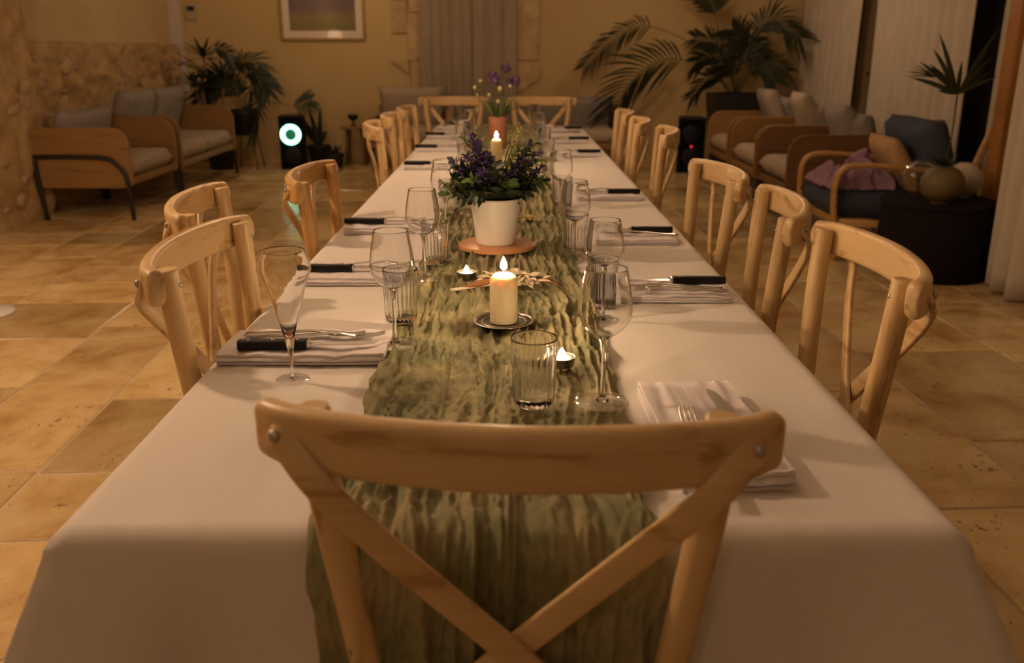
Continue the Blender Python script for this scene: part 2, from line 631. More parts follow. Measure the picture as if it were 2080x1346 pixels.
M['violet'] = mat('violet_flower', (0.06, 0.035, 0.16), 0.7, (0.10, 0.06, 0.22), scale=30, rnd=0.2)
M['allium'] = mat('purple_allium', (0.20, 0.10, 0.24), 0.8, (0.30, 0.17, 0.34), scale=60, rnd=0.15)
M['cream_bud'] = mat('cream_bud', (0.66, 0.58, 0.26), 0.7)
M['dry_petal'] = mat('dried_white_petal', (0.80, 0.70, 0.54), 0.8, (0.72, 0.58, 0.40), scale=20, rnd=0.15)
M['dry_brown'] = mat('dried_brown_pod', (0.36, 0.16, 0.06), 0.7, (0.26, 0.11, 0.04), scale=20)
M['dry_yellow'] = mat('dried_yellow_leaf', (0.50, 0.40, 0.13), 0.8, (0.42, 0.31, 0.09), scale=20)
M['sofa_grey'] = mat('warm_grey_upholstery', (0.30, 0.27, 0.24), 0.95, (0.26, 0.235, 0.205), scale=30, bump=0.3, bscale=300, spec=0.1)
M['sofa_beige'] = mat('beige_upholstery', (0.44, 0.37, 0.29), 0.95, (0.40, 0.33, 0.25), scale=30, bump=0.3, bscale=300, spec=0.1)
M['cushion_grey'] = mat('grey_cushion', (0.33, 0.30, 0.28), 0.95, (0.29, 0.265, 0.245), scale=20, bump=0.3, bscale=260, spec=0.1)
M['blue'] = mat('navy_upholstery', (0.065, 0.078, 0.115), 0.95, (0.085, 0.10, 0.14), scale=40, bump=0.3, bscale=300, spec=0.1)
M['tan'] = mat('tan_cushion', (0.56, 0.37, 0.19), 0.95, (0.50, 0.32, 0.16), scale=20, bump=0.3, bscale=260, spec=0.1)
M['lilac'] = mat('lilac_knit', (0.36, 0.23, 0.33), 0.95, (0.31, 0.19, 0.28), scale=30, bump=0.5, bscale=200, spec=0.1)
M['olive'] = mat('olive_ceramic', (0.16, 0.12, 0.05), 0.55, (0.13, 0.10, 0.04), scale=4)
M['white_ball'] = mat('chalk_white_ceramic', (0.60, 0.52, 0.42), 0.7)
M['smoke_glass'] = thin_glass('smoked_glass', tint=(0.94, 0.93, 0.91))
M['led_white'] = emit_mat('led_ring', (0.35, 1.0, 0.62), 6.0)
M['led_green'] = emit_mat('led_green', (0.02, 0.30, 0.12), 0.6)
M['led_red'] = emit_mat('led_red', (1.0, 0.03, 0.03), 1.2)
for k_ in ('led_white', 'led_green', 'led_red'):
    M[k_].cycles.emission_sampling = 'NONE'
M['lamp_glow'] = emit_mat('lamp_bulb_glow', (1.0, 0.78, 0.50), 14)
M['lamp_shade'] = cloth_translucent('lamp_shade_linen', (0.84, 0.80, 0.72), (0.80, 0.76, 0.68), trans=0.6, bump=0.05)
M['lamp_white'] = mat('lamp_white_metal', (0.80, 0.79, 0.77), 0.35)
M['mat_board'] = mat('picture_mat_board', (0.82, 0.74, 0.62), 0.9)
M['painting'] = painting_mat()
M['grille'] = mat('speaker_grille', (0.004, 0.004, 0.004), 0.9, spec=0.05)
M['thermo'] = mat('thermostat_plastic', (0.50, 0.42, 0.30), 0.5)
M['screen'] = mat('dark_screen', (0.02, 0.018, 0.014), 0.3)
M['tip_red'] = mat('rose_liquid', (0.62, 0.16, 0.10), 0.4)
M['tablewood'] = wood_mat('table_wood', 1, (0.45, 0.30, 0.16), (0.34, 0.22, 0.1))

# ------------------------------------------------------------------ setting
YB = 10.45          # back wall
XL, XR = -3.75, 3.38
Y0 = -3.0

floor = MB().box((-0.2, (YB + Y0) / 2, -0.0535), (8.4, YB - Y0 + 0.4, 0.1)).build('floor', M['grout'], smooth=False)
tag(floor, 'travertine stone floor laid in long staggered courses', kind='structure')
# tiles: courses along the room, turned about three degrees
TW = [0.61, 0.39]
TL = [0.40, 0.61, 0.61, 0.91]
tile_mesh = {}


def tile_me(w, l):
    k = (w, l)
    if k not in tile_mesh:
        g, b, h = 0.0065, 0.004, 0.012
        x, y = w / 2 - g, l / 2 - g
        vs = [(-x, -y, -h), (x, -y, -h), (x, y, -h), (-x, y, -h), (-x, -y, -b * 0.6), (x, -y, -b * 0.6), (x, y, -b * 0.6), (-x, y, -b * 0.6),
              (-x + b, -y + b, 0), (x - b, -y + b, 0), (x - b, y - b, 0), (-x + b, y - b, 0)]
        fs = [(8, 9, 10, 11)] + [(i, (i + 1) % 4, 4 + (i + 1) % 4, 4 + i) for i in range(4)] + [(4 + i, 4 + (i + 1) % 4, 8 + (i + 1) % 4, 8 + i) for i in range(4)]
        me = bpy.data.meshes.new('tile')
        me.from_pydata(vs, [], fs)
        me.materials.append(M['tile'])
        tile_mesh[k] = me
    return tile_mesh[k]


rot3 = Matrix.Rotation(R(2.6), 4, 'Z')
spots = []
rng = random.Random(3)
x = -4.9
edges = [-1.34]
a = 0
while edges[0] > -4.9:
    edges.insert(0, edges[0] - TW[(a + 1) % 2]); a += 1
a = 0
while edges[-1] < 4.2:
    edges.append(edges[-1] + TW[a % 2]); a += 1
for i in range(len(edges) - 1):
    w = round(edges[i + 1] - edges[i], 2)
    xc = (edges[i] + edges[i + 1]) / 2
    y = Y0 - rng.random() * 0.6
    while y < YB + 0.5:
        l = rng.choice(TL)
        p = rot3 @ Vector((xc, y + l / 2, 0))
        y += l
        if XL - 0.1 < p.x < XR + 0.1 and Y0 < p.y < YB:
            spots.append((p.x, p.y, w, l))


def tile_in_view(x, y):
    zc = y * 0.953 + 1.242 * 0.303
    if zc < 0.8: return False
    return abs(x) / zc < 0.72


vis = sorted([s for s in spots if tile_in_view(s[0], s[1])], key=lambda s: s[0] ** 2 + s[1] ** 2)
near, rest = vis[:300], vis[300:] + [s for s in spots if not tile_in_view(s[0], s[1])]
for (px, py, w, l) in near:
    o = bpy.data.objects.new('tile', tile_me(w, l))
    o.location = (px, py, 0.0005 * rng.random())
    o.rotation_euler = (0, 0, R(2.6) + (PI if rng.random() < 0.5 else 0))
    link(o)
    o.parent = floor
    o.matrix_parent_inverse = Matrix.Identity(4)
mb = MB()
for (px, py, w, l) in rest:
    me = tile_me(w, l)
    mb.add([rot3.to_3x3() @ v.co + Vector((px, py, 0)) for v in me.vertices], [tuple(p.vertices) for p in me.polygons])
if mb.v:
    tag(mb.build('tile', M['tile'], floor, smooth=False), kind='stuff')

tag(MB().box((-0.2, (YB + Y0) / 2, ROOM_H + 0.05), (8.4, YB - Y0 + 0.4, 0.1)).build('ceiling', M['ceiling'], smooth=False), kind='structure')
tag(MB().box((-0.2, Y0 - 0.1, ROOM_H / 2), (8.4, 0.2, ROOM_H)).build('wall_rear', M['ceiling'], smooth=False), kind='structure')

# back wall with the niche opening
NX0, NX1, NZ1 = -0.95, 0.06, 2.35
mb = MB()
mb.box(((-3.95 + NX0) / 2, YB + 0.15, ROOM_H / 2), (NX0 + 3.95, 0.3, ROOM_H))
mb.box(((NX1 + 3.7) / 2, YB + 0.15, ROOM_H / 2), (3.7 - NX1, 0.3, ROOM_H))
mb.box(((NX0 + NX1) / 2, YB + 0.15, (NZ1 + ROOM_H) / 2), (NX1 - NX0, 0.3, ROOM_H - NZ1))
wall_back = mb.build('wall_back', M['plaster'], smooth=False)
tag(wall_back, 'ochre plastered back wall with stone framed opening', kind='structure')
tag(MB().box(((NX0 + NX1) / 2, YB + 0.28, NZ1 / 2), (NX1 - NX0, 0.04, NZ1)).build('window_1', M['pane'], smooth=False), 'dark opening behind the beige curtain', kind='structure')


def rough_block(name, x0, x1, z0, z1, depth, parent, y=YB, seed=0, poly=None):
    """a dressed stone, slightly irregular outline"""
    rg = random.Random(seed)
    if poly is None:
        poly = []
        for k in range(4):
            ax, az = [(x0, z0), (x1, z0), (x1, z1), (x0, z1)][k]
            bx, bz = [(x1, z0), (x1, z1), (x0, z1), (x0, z0)][k]
            for t in (0.0, 0.35, 0.7):
                poly.append((ax + (bx - ax) * t + rg.uniform(-.008, .008), az + (bz - az) * t + rg.uniform(-.008, .008)))
    return MB().prism(poly, y - depth, y + 0.02).build(name, M['stone'], parent, smooth=False, bevel=0.012)


blocks = [(0.075, 0.37, 1.78, 2.05), (0.085, 0.34, 1.13, 1.77), (0.09, 0.33, 2.06, 2.36),
          (-1.10, -0.955, 0.62, 1.12), (-1.13, -0.955, 1.13, 1.62), (-1.10, -0.955, 1.63, 2.1), (-1.12, -0.955, 2.11, 2.5),
          (-1.30, -1.115, 1.42, 1.76), (-1.33, -1.12, 1.77, 2.0), (-1.0, 0.12, 2.37, 2.6)]
for i, bl in enumerate(blocks):
    rough_block('stone', *bl, 0.03, wall_back, seed=i)
rough_block('stone', 0, 0, 0, 0, 0.035, wall_back, poly=[(0.08, 0.74), (0.16, 0.80), (0.24, 0.86), (0.31, 0.89), (0.355, 0.96), (0.345, 1.09), (0.30, 1.12), (0.08, 1.12)])
rough_block('stone', 0, 0, 0, 0, 0.03, wall_back, poly=[(-1.34, 1.12), (-1.12, 0.97), (-1.12, 1.12)])

# left wall: plaster above, rough rubble below with a ledge, and a projecting pier in front
mb = MB().box((XL - 0.15, (YB + Y0) / 2, ROOM_H / 2), (0.3, YB - Y0, ROOM_H))
wall_left = mb.build('wall_left', M['plaster_l'], smooth=False)
tag(wall_left, 'left wall of rough rubble stone under smooth plaster', kind='structure')
LEDGE = 1.30


def rub(u, v):
    y = 6.55 + (YB - 6.55) * u
    z = (LEDGE + 0.012 * nz(y * 3, 1)) * v
    d = 0.055 + 0.045 * nz(y * 4.5, z * 5.5, 3) + 0.034 * nz(y * 10, z * 13, 5)
    if v > 0.985: d = 0.05
    return (XL + d + 0.02, y, z)


mb = MB()
mb.grid(120, 44, rub)
mb.grid(120, 1, lambda u, v: (XL + 0.07 - 0.09 * v, 6.55 + (YB - 6.55) * u, (LEDGE + 0.012 * nz((6.55 + (YB - 6.55) * u) * 3, 1)) + 0.012 * v))
tag(mb.build('rubble_facing', M['rubble'], wall_left, smooth=True, weld=True), 'rough rubble stone facing')


def pier(u, v):
    y = 3.0 + (6.95 - 3.0) * u
    z = ROOM_H * v
    k = 1 if z < 1.62 else 0.35
    d = 0.035 * nz(y * 5, z * 5, 9) * k + 0.03 * nz(y * 12, z * 12, 2) * k
    return (XL + 0.17 + d, y, z)


mb = MB()
mb.grid(70, 60, pier)
mb.grid(6, 60, lambda u, v: (XL + 0.17 * (1 - u) - 0.02 * u + 0.02 * nz(u * 3, v * 14, 1), 6.95 + 0.012 * nz(u * 4, v * 16, 4), ROOM_H * v))
pier_o = tag(mb.build('pier', M['rubble'], wall_left, smooth=True, weld=True), 'rough stone pier')
# proud stones in the rubble
stone_me = []
for k in range(7):
    q = MB()
    sd = k * 7.7
    q.ball((0, 0, 0), (1, 1, 1), 9, 6, fn=lambda a, b, c: 1 + 0.28 * noise.noise(Vector((a * 1.4 + sd, b * 1.4, c * 1.4))))
    me = q.mesh('stone', smooth=True)
    me.materials.append(M['stone'])
    stone_me.append(me)
rg = random.Random(11)
for k in range(150):
    if k < 100:
        y, z, xx = rg.uniform(6.98, YB - 0.1), rg.uniform(0.05, LEDGE - 0.07), XL + 0.055
    else:
        y, z, xx = rg.uniform(5.6, 6.88), rg.uniform(0.05, 1.5), XL + 0.155
    o = bpy.data.objects.new('stone', stone_me[k % 7])
    w = rg.uniform(0.035, 0.11)
    o.scale = (rg.uniform(0.025, 0.05), w, w * rg.uniform(0.45, 0.8))
    o.location = (xx, y, z)
    o.rotation_euler = (rg.uniform(-.4, .4), 0, 0)
    link(o, wall_left)
# white corner post between the left and back walls
tag(MB().box((XL + 0.065, YB - 0.05, ROOM_H / 2), (0.13, 0.1, ROOM_H)).build('trim_1', M['white_paint'], smooth=False, bevel=0.006), 'white painted corner post beside the thermostat', kind='structure')

# right wall: glazed, curtains in front; nearer part steps in behind a wooden door post
wall_right = MB()
wall_right.box((XR + 0.15, 8.0, 2.75), (0.3, 4.9, 0.3)).box((XR + 0.15, 8.0, 0.06), (0.3, 4.9, 0.12))
for yy in (5.65, 7.35, 9.0, 10.38):
    wall_right.box((XR + 0.15, yy, 1.4), (0.3, 0.14, 2.6))
wr = tag(wall_right.build('wall_right', M['plaster_l'], smooth=False), 'right wall opening into tall windows', kind='structure')
for n, (a, b) in enumerate(((5.72, 7.28), (7.42, 8.93), (9.07, 10.31))):
    w = tag(MB().box((XR + 0.13, (a + b) / 2, 1.36), (0.02, b - a, 2.48)).build('window_%d' % (n + 2), M['pane'], smooth=False), 'tall dark night window behind white curtains', kind='structure')
    mb = MB()
    for zz in (1.02,):
        mb.box((XR + 0.11, (a + b) / 2, zz), (0.03, b - a, 0.035))
    mb.build('glazing_bar', M['black_metal'], w, smooth=False)
near_w = MB().box((2.93 + 0.15, (5.2 + Y0) / 2, ROOM_H / 2), (0.3, 5.2 - Y0, ROOM_H)).box((3.25, 5.3, ROOM_H / 2), (0.62, 0.1, ROOM_H))
tag(near_w.build('wall_right_near', M['plaster_l'], smooth=False), 'near part of the right wall behind a pale curtain', kind='structure')
tag(MB().box((2.905, 5.28, ROOM_H / 2), (0.11, 0.13, ROOM_H)).build('trim_2', M['postwood'], smooth=False, bevel=0.008), 'brown wooden door post beside the dark window', kind='structure')


def curtain(name, label, p0, p1, z0, z1, mt, waves, amp, flare=0.0, seed=0, group='white floor curtains', nz_=26):
    p0, p1 = Vector(p0), Vector(p1)
    d = (p1 - p0)
    n = Vector((-d.y, d.x)).normalized()
    nu = int(waves * 12)

    def fn(u, v):
        k = 0.5 + 0.5 * (1 - v)
        ph = u * waves * 2 * PI + 0.9 * nz(u * 6, v * 0.7, seed) * 2
        off = amp * k * math.sin(ph) + amp * 0.5 * nz(u * waves * 1.3, v * 1.5, seed + 5)
        q = p0 + d * (0.5 + (u - 0.5) * (1 + flare * (1 - v))) + n * off
        return (q.x, q.y, z0 + (z1 - z0) * v + (0.006 * math.sin(ph * 0.5) if v == 0 else 0))
    o = MB().grid(nu, nz_, fn).build(name, mt)
    m_ = o.modifiers.new('thick', 'SOLIDIFY')
    m_.thickness = 0.004
    return tag(o, label, 'curtain', group)


curtain('curtain', 'beige gauze curtain hanging in the stone framed niche of the back wall', (-0.99, YB - 0.07), (-0.40, YB - 0.075), 0.03, 2.5, M['gauze'], 5, 0.022, group=None, seed=1)
curtain('curtain', 'right half of the beige niche curtain behind the purple flowers', (-0.395, YB - 0.075), (0.095, YB - 0.07), 0.03, 2.5, M['gauze'], 3, 0.022, group=None, seed=4)
curtain('curtain', 'white curtain farthest back on the right, beside the tall palm', (XR - 0.12, 8.72), (XR - 0.12, 10.3), 0.03, 2.6, M['white_curtain'], 9, 0.035, seed=2)
curtain('curtain', 'wide white curtain between the two dark window strips on the right', (XR - 0.12, 6.52), (XR - 0.12, 8.32), 0.03, 2.6, M['white_curtain'], 10, 0.035, seed=3)
curtain('curtain', 'narrow white curtain edge against the brown wooden door post', (XR - 0.12, 5.72), (XR - 0.12, 6.16), 0.03, 2.6, M['white_curtain'], 3, 0.03, seed=6)
curtain('curtain', 'pale curtain at the right edge, nearest the viewer, hem flaring on the floor', (2.66, 3.2), (2.615, 4.70), 0.012, 2.7, M['white_curtain'], 9, 0.045, flare=0.03, seed=8)

# added pendant globes, unseen above the frame, filling in the room light
for i, (lx, ly, lz, lw, where) in enumerate(PENDANTS):
    t = thing('pendant_lamp', 'unseen globe lamp added for light above ' + where, 'lamp', (lx, ly, lz), 0, 'added unseen globe lamps')
    MB().tube([(0, 0, 0.09), (0, 0, ROOM_H - lz - 0.02)], 0.004, 6, up=(0, 1, 0)).build('cord', M['black_metal'], t)
    MB().lathe([(0, 0), (0.05, 0), (0.045, -0.025), (0, -0.025)], 20, (0, 0, ROOM_H - lz)).build('ceiling_rose', M['lamp_white'], t)
    MB().lathe([(0.0, 0.115), (0.03, 0.115), (0.032, 0.06), (0.0, 0.06)], 20).build('socket', M['lamp_white'], t)
    MB().ball((0, 0, 0), (0.07, 0.07, 0.07), 10, 6).build('globe', emit_mat('fill_globe_glow', WARM, lw / (PI * 4 * PI * 0.07 ** 2)), t)

# floor lamp, only its round foot shows at the left edge
t = thing('floor_lamp', 'floor lamp with a round white foot at the left edge of the floor', 'lamp', (-2.56, 4.2, 0), 0)
MB().lathe([(0, 0), (0.115, 0), (0.12, 0.006), (0.112, 0.018), (0.02, 0.022), (0.0, 0.022)], 40).build('base', M['lamp_white'], t)
MB().tube(smooth_path([(-0.06, 0, 0.015), (-0.10, 0, 0.6), (-0.16, 0, 1.2), (-0.22, 0, 1.62), (-0.36, 0, 1.76), (-0.50, 0, 1.70), (-0.53, 0, 1.57)]), 0.009, 10, up=(0, 1, 0)).build('pole', M['lamp_white'], t)
mb = MB().lathe([(0.145, -0.16), (0.10, 0.0), (0.0, 0.002)], 32, (-0.53, 0, 1.57))
mb.f = [f for f in mb.f if len(f) < 8]
mb.build('lamp_shade', M['lamp_shade'], t)
MB().ball((-0.53, 0, 1.46), (0.045, 0.045, 0.055), 8, 6).build('bulb', emit_mat('bulb_glow', WARM, FLOOR_LAMP_W / (PI * 4 * PI * 0.048 ** 2)), t)

# ------------------------------------------------------------------ table, cloth, runner
TX, TY0, TY1, TZ = 0.5, 0.832, 6.12, 0.75
t = thing('dining_table', 'long dining table hidden under the white tablecloth', 'table', (0, (TY0 + TY1) / 2, 0))
hl = (TY1 - TY0) / 2
MB().box((0, 0, 0.7275), (0.96, 2 * hl - 0.04, 0.035)).build('tabletop', M['tablewood'], t, smooth=False)
for sx in (-1, 1):
    for sy in (-0.82, -0.3, 0.3, 0.82):
        MB().box((sx * 0.055, sy * hl, 0.355), (0.05, 0.05, 0.709)).build('leg', M['tablewood'], t, smooth=False)


def make_cloth():
    mb = MB()
    r = 0.028
    nx, ny = 60, 260
    x0, x1, y0, y1 = -TX + r, TX - r, TY0 + r, TY1 - r

    def top(x, y):
        k = min(1, min(x - x0, x1 - x, y - y0, y1 - y) / 0.05 + 0.25)
        z = 0.0024 * nz(x * 5, y * 4, 1) + 0.0012 * nz(x * 15, y * 9, 2)
        for (a, b, c, w, h) in CREASES:
            dd = a * x + b * y - c
            z += 1.7 * h * math.exp(-(dd / w) ** 2) * (0.5 + 0.5 * nz(x * 2, y * 2, c))
        return TZ + z * k
    CREASES = [(1, 0, 0.26, 0.006, 0.0022), (1, 0, -0.26, 0.006, 0.0018), (0.03, 1, 1.62, 0.006, 0.002), (0.0, 1, 2.25, 0.006, 0.002), (0.02, 1, 3.1, 0.006, 0.002),
               (0.6, 0.8, 1.55, 0.008, 0.0022), (0.75, -0.66, -0.72, 0.008, 0.0022), (0.5, 0.86, 1.95, 0.008, 0.002), (0.0, 1, 1.12, 0.007, 0.0018), (-0.6, 0.8, 1.35, 0.009, 0.0022), (-0.8, 0.6, 1.05, 0.009, 0.002)]
    idx = {}
    for j in range(ny + 1):
        for i in range(nx + 1):
            x = x0 + (x1 - x0) * i / nx
            q = j / ny
            y = y0 + (y1 - y0) * (q ** 1.35)
            idx[(i, j)] = len(mb.v)
            mb.v.append((x, y, top(x, y)))
    for j in range(ny):
        for i in range(nx):
            mb.f.append((idx[(i, j)], idx[(i + 1, j)], idx[(i + 1, j + 1)], idx[(i, j + 1)]))
    ring = [(i, 0) for i in range(nx)] + [(nx, j) for j in range(ny)] + [(i, ny) for i in range(nx, 0, -1)] + [(0, j) for j in range(ny, 0, -1)]
    n = len(ring)
    P = [Vector(mb.v[idx[k]]) for k in ring]
    corners = [(x0, y0), (x1, y0), (x1, y1), (x0, y1)]

    def outward(p):
        v = Vector((0, 0))
        B = 0.045
        for d, nn in ((p.x - x0, (-1, 0)), (x1 - p.x, (1, 0)), (p.y - y0, (0, -1)), (y1 - p.y, (0, 1))):
            if d < B: v += Vector(nn) * (1 - (d / B) ** 2)
        return v
    prev = [idx[k] for k in ring]
    DROP = 0.27
    rows = [(r * math.sin(R(a)), r * (1 - math.cos(R(a)))) for a in (22, 45, 68, 88)]
    rows += [(r, r + (DROP - r) * k / 12) for k in range(1, 13)]
    arc = 0
    for (off, dn) in rows:
        cur = []
        for m_, p in enumerate(P):
            o = outward(p)
            cd = min(math.hypot(p.x - a, p.y - b) for a, b in corners)
            t = max(0, (dn - r) / DROP)
            cor = math.exp(-(cd / 0.10) ** 2)
            s_ = p.x * 1.0 + p.y * 1.3
            wave = 0.012 * nz(p.x * 4, p.y * 4, 7 + t) + 0.010 * math.sin(s_ * 21 + 2 * nz(p.x * 3, p.y * 3, 4))
            end_ = 1.0 if (p.y < y0 + 0.01 or p.y > y1 - 0.01) else 0.25
            # two soft folds either side of each corner
            fold = -0.030 * math.exp(-((cd - 0.13) / 0.035) ** 2) + 0.012 * math.exp(-((cd - 0.26) / 0.05) ** 2)
            k = off + t * (0.085 * cor + wave * end_ + fold + 0.004 + 0.012 * end_)
            cur.append(len(mb.v))
            mb.v.append((p.x + o.x * k, p.y + o.y * k, TZ + 0.0005 - dn))
        for m_ in range(n):
            mb.f.append((prev[m_], cur[m_], cur[(m_ + 1) % n], prev[(m_ + 1) % n]))
        prev = cur
    o = mb.build('tablecloth', M['linen'])
    return tag(o, 'long white tablecloth draped over the dining table', 'tablecloth')


make_cloth()


def make_runner():
    mb = MB()
    zt = TZ + 0.0035
    yf = TY0 - 0.022
    rr = 0.034
    D0 = 0.26

    def path(t):  # arc length from the front hem: (y, z, ny, nz)
        if t < D0 - rr:
            return yf, zt - D0 + t, -1.0, 0.0
        t -= D0 - rr
        q = rr * PI / 2
        if t < q:
            a = t / rr
            return yf + rr - rr * math.cos(a), zt - rr + rr * math.sin(a), -math.cos(a), math.sin(a)
        return yf + rr + (t - q), zt, 0.0, 1.0
    ts = []
    t = 0
    end = D0 + 5.22
    while t < end:
        ts.append(t)
        t += 0.0045 if t < 2.2 else (0.009 if t < 3.2 else 0.03)
    ts.append(end)
    nu = 170
    cxr, hw = -0.02, 0.185

    def ridge(n): return 1 - abs(n)
    for t in ts:
        y, z, ny_, nz_ = path(t)
        drop = max(0, (D0 - t) / D0)
        yy = t
        for i in range(nu + 1):
            s = -1 + 2 * i / nu
            edge = 0.018 * nz(s * 2, yy * 5, 11) + 0.012 * nz(s * 2, yy * 17, 12)
            x = cxr + s * (hw + 0.012 * drop) + edge * abs(s) ** 3 * (1 if s > 0 else -1)
            wx = x + 0.016 * nz(x * 6, yy * 5, 3) + 0.006 * nz(x * 20, yy * 16, 4)
            fold = ridge(nz(wx * 36, yy * 2.2, 1) * 2.3)
            f2 = ridge(nz(wx * 64, yy * 7, 2) * 2.3)
            f3 = ridge(nz(wx * 95, yy * 42, 5) * 2.0)
            h = 0.0165 * max(0, fold) ** 1.3 + 0.0100 * max(0, f2) ** 1.3 + 0.0060 * max(0, f3) ** 1.3
            h *= 0.75 + 0.35 * nz(x * 5, yy * 4, 8)
            h = max(0.0005, h) * (1 + 0.3 * drop)
            if abs(s) > 0.93: h *= 0.55 + 0.45 * (1 - abs(s)) / 0.07
            mb.v.append((x, y + ny_ * h, z + nz_ * h))
    w = nu + 1
    for j in range(len(ts) - 1):
        for i in range(nu):
            mb.f.append((j * w + i, j * w + i + 1, (j + 1) * w + i + 1, (j + 1) * w + i))
    o = mb.build('table_runner', M['runner'])
    return tag(o, 'crinkled sage green gauze runner down the middle of the table', 'table runner')


make_runner()


# ------------------------------------------------------------------ crossback chairs
def rail_pt(q):
    """q in -1..1 along the rail; ends curl forward round the posts"""
    a = abs(q)
    pts = [(0.0, -0.274), (0.10, -0.265), (0.17, -0.249), (0.212, -0.233), (0.234, -0.217), (0.245, -0.204)]
    k = a * (len(pts) - 1)
    i = min(len(pts) - 2, int(k))
    t = k - i
    p0 = pts[i - 1] if i else (-0.10, -0.265)
    p1, p2 = pts[i], pts[i + 1]
    p3 = pts[i + 2] if i + 2 < len(pts) else (2 * p2[0] - p1[0], 2 * p2[1] - p1[1])
    r = [0.5 * (2 * b + (c - a_) * t + (2 * a_ - 5 * b + 4 * c - d) * t * t + (3 * b - a_ - 3 * c + d) * t ** 3) for a_, b, c, d in zip(p0, p1, p2, p3)]
    return (r[0] if q >= 0 else -r[0]), r[1]


def make_chair():
    t = thing('crossback_chair', 'x', 'chair')
    for sx in (-1, 1):
        pts = [(0.196, -0.212, 0.916), (0.190, -0.205, 0.82), (0.174, -0.198, 0.70), (0.158, -0.192, 0.58), (0.150, -0.188, 0.46), (0.155, -0.197, 0.24), (0.172, -0.235, 0.0)]
        path = smooth_path([(sx * a, b, c) for a, b, c in pts], 4)
        mb = MB().tube(path, [0.0180 - 0.003 * max(0, (0.3 - p.z) / 0.3) for p in path], 14, up=(0, 1, 0))
        post = mb.build('back_post', M['chair_z'], t, bevel=0.003, sharp=50)
        # bolt through the post top on the sitter's side
        MB().ball((sx * 0.194, -0.1925, 0.890), (0.0045, 0.0022, 0.0045), 10, 6).build('bolt', M['bolt'], post)
    # bent top rail with rounded ends
    path, sc = [], []
    for k_ in range(81):
        q = -1 + 2 * k_ / 80
        q = math.copysign(1 - (1 - abs(q)) ** 1.7, q) if abs(q) > 0 else 0.0
        x_, y_ = rail_pt(q)
        e = min(1, (1 - abs(q)) / 0.16)
        k = math.sqrt(max(0.004, 1 - (1 - e) ** 2))
        path.append((x_, y_, 0.896 - 0.001 * abs(q) ** 2))
        sc.append(((1.0 - 0.12 * q * q) * k, (1.0 + 0.10 * q * q) * (0.45 + 0.55 * k)))
    MB().sweep(path, rrect(0.0320, 0.0120, 0.0110, 5), (0, 0, 1), sc).build('top_rail', M['chair_x'], t)
    # crossed straps behind the rail
    for sx in (-1, 1):
        o_ = 0.0 if sx > 0 else 0.0095
        pts = [(0.226, -0.236, 0.904), (0.212, -0.247, 0.893), (0.176, -0.264, 0.856), (0.118, -0.246 - o_, 0.788),
               (0.0, -0.217 - o_, 0.655), (-0.08, -0.213 - o_, 0.572), (-0.138, -0.208, 0.500), (-0.148, -0.207, 0.475)]
        path = smooth_path([(sx * a, b, c) for a, b, c in pts], 5)
        n = len(path)
        sc = [(math.sqrt(max(0.05, 1 - (1 - min(1, (i + 0.3) / 3)) ** 2)), 1) for i in range(n)]
        mb = MB()
        sec = rrect(0.0155, 0.0045, 0.003, 2)
        mb.sweep(path, [(b, a) for a, b in sec], (0, 1, 0), [(1, s_[0]) for s_ in sc])
        strap = mb.build('cross_strap', M['chair_x'], t)
        p = path[3]
        MB().ball((p.x + sx * 0.003, p.y - 0.0050, p.z), (0.0065, 0.004, 0.0065), 12, 6).build('bolt', M['bolt'], strap)
    # seat: frame ring and woven panel
    def seat_outline(k):
        out = []
        for i in range(40):
            a = 2 * PI * i / 40
            c_, s_ = math.cos(a), math.sin(a)
            xx = 0.215 * math.copysign(abs(c_) ** 0.62, c_) * (1 + 0.10 * s_) * k
            yy = 0.205 * math.copysign(abs(s_) ** 0.62, s_) * k
            out.append((xx, yy))
        return out
    MB().prism(seat_outline(1.0), 0.432, 0.462, 'z').build('seat_frame', M['chair_y'], t, bevel=0.008, sharp=40)
    MB().prism(seat_outline(0.84), 0.455, 0.468, 'z').build('seat_panel', M['chair_y'], t, bevel=0.004, sharp=40)
    for sx in (-1, 1):
        MB().tube([(sx * 0.185, 0.16, 0.44), (sx * 0.192, 0.172, 0.22), (sx * 0.20, 0.185, 0.0)], [0.018, 0.017, 0.013], 12, up=(0, 1, 0)).build('front_leg', M['chair_z'], t)
        MB().tube([(sx * 0.156, -0.197, 0.2), (sx * 0.194, 0.172, 0.2)], 0.009, 8).build('stretcher', M['chair_y'], t)
    MB().tube([(-0.194, 0.175, 0.25), (0.194, 0.175, 0.25)], 0.009, 8).build('stretcher', M['chair_x'], t)
    MB().tube([(-0.154, -0.198, 0.25), (0.154, -0.198, 0.25)], 0.009, 8).build('stretcher', M['chair_x'], t)
    return t


chair = [make_chair(), False]


def chair_at(mx, my, ang, label, group):
    """mx, my: middle of the two back post tops; ang: heading of the chair front, degrees"""
    rz = R(ang - 90)
    off = Matrix.Rotation(rz, 3, 'Z') @ Vector((0, -0.212, 0))
    return place(chair, (mx - off.x, my - off.y, 0), rz, label, group)


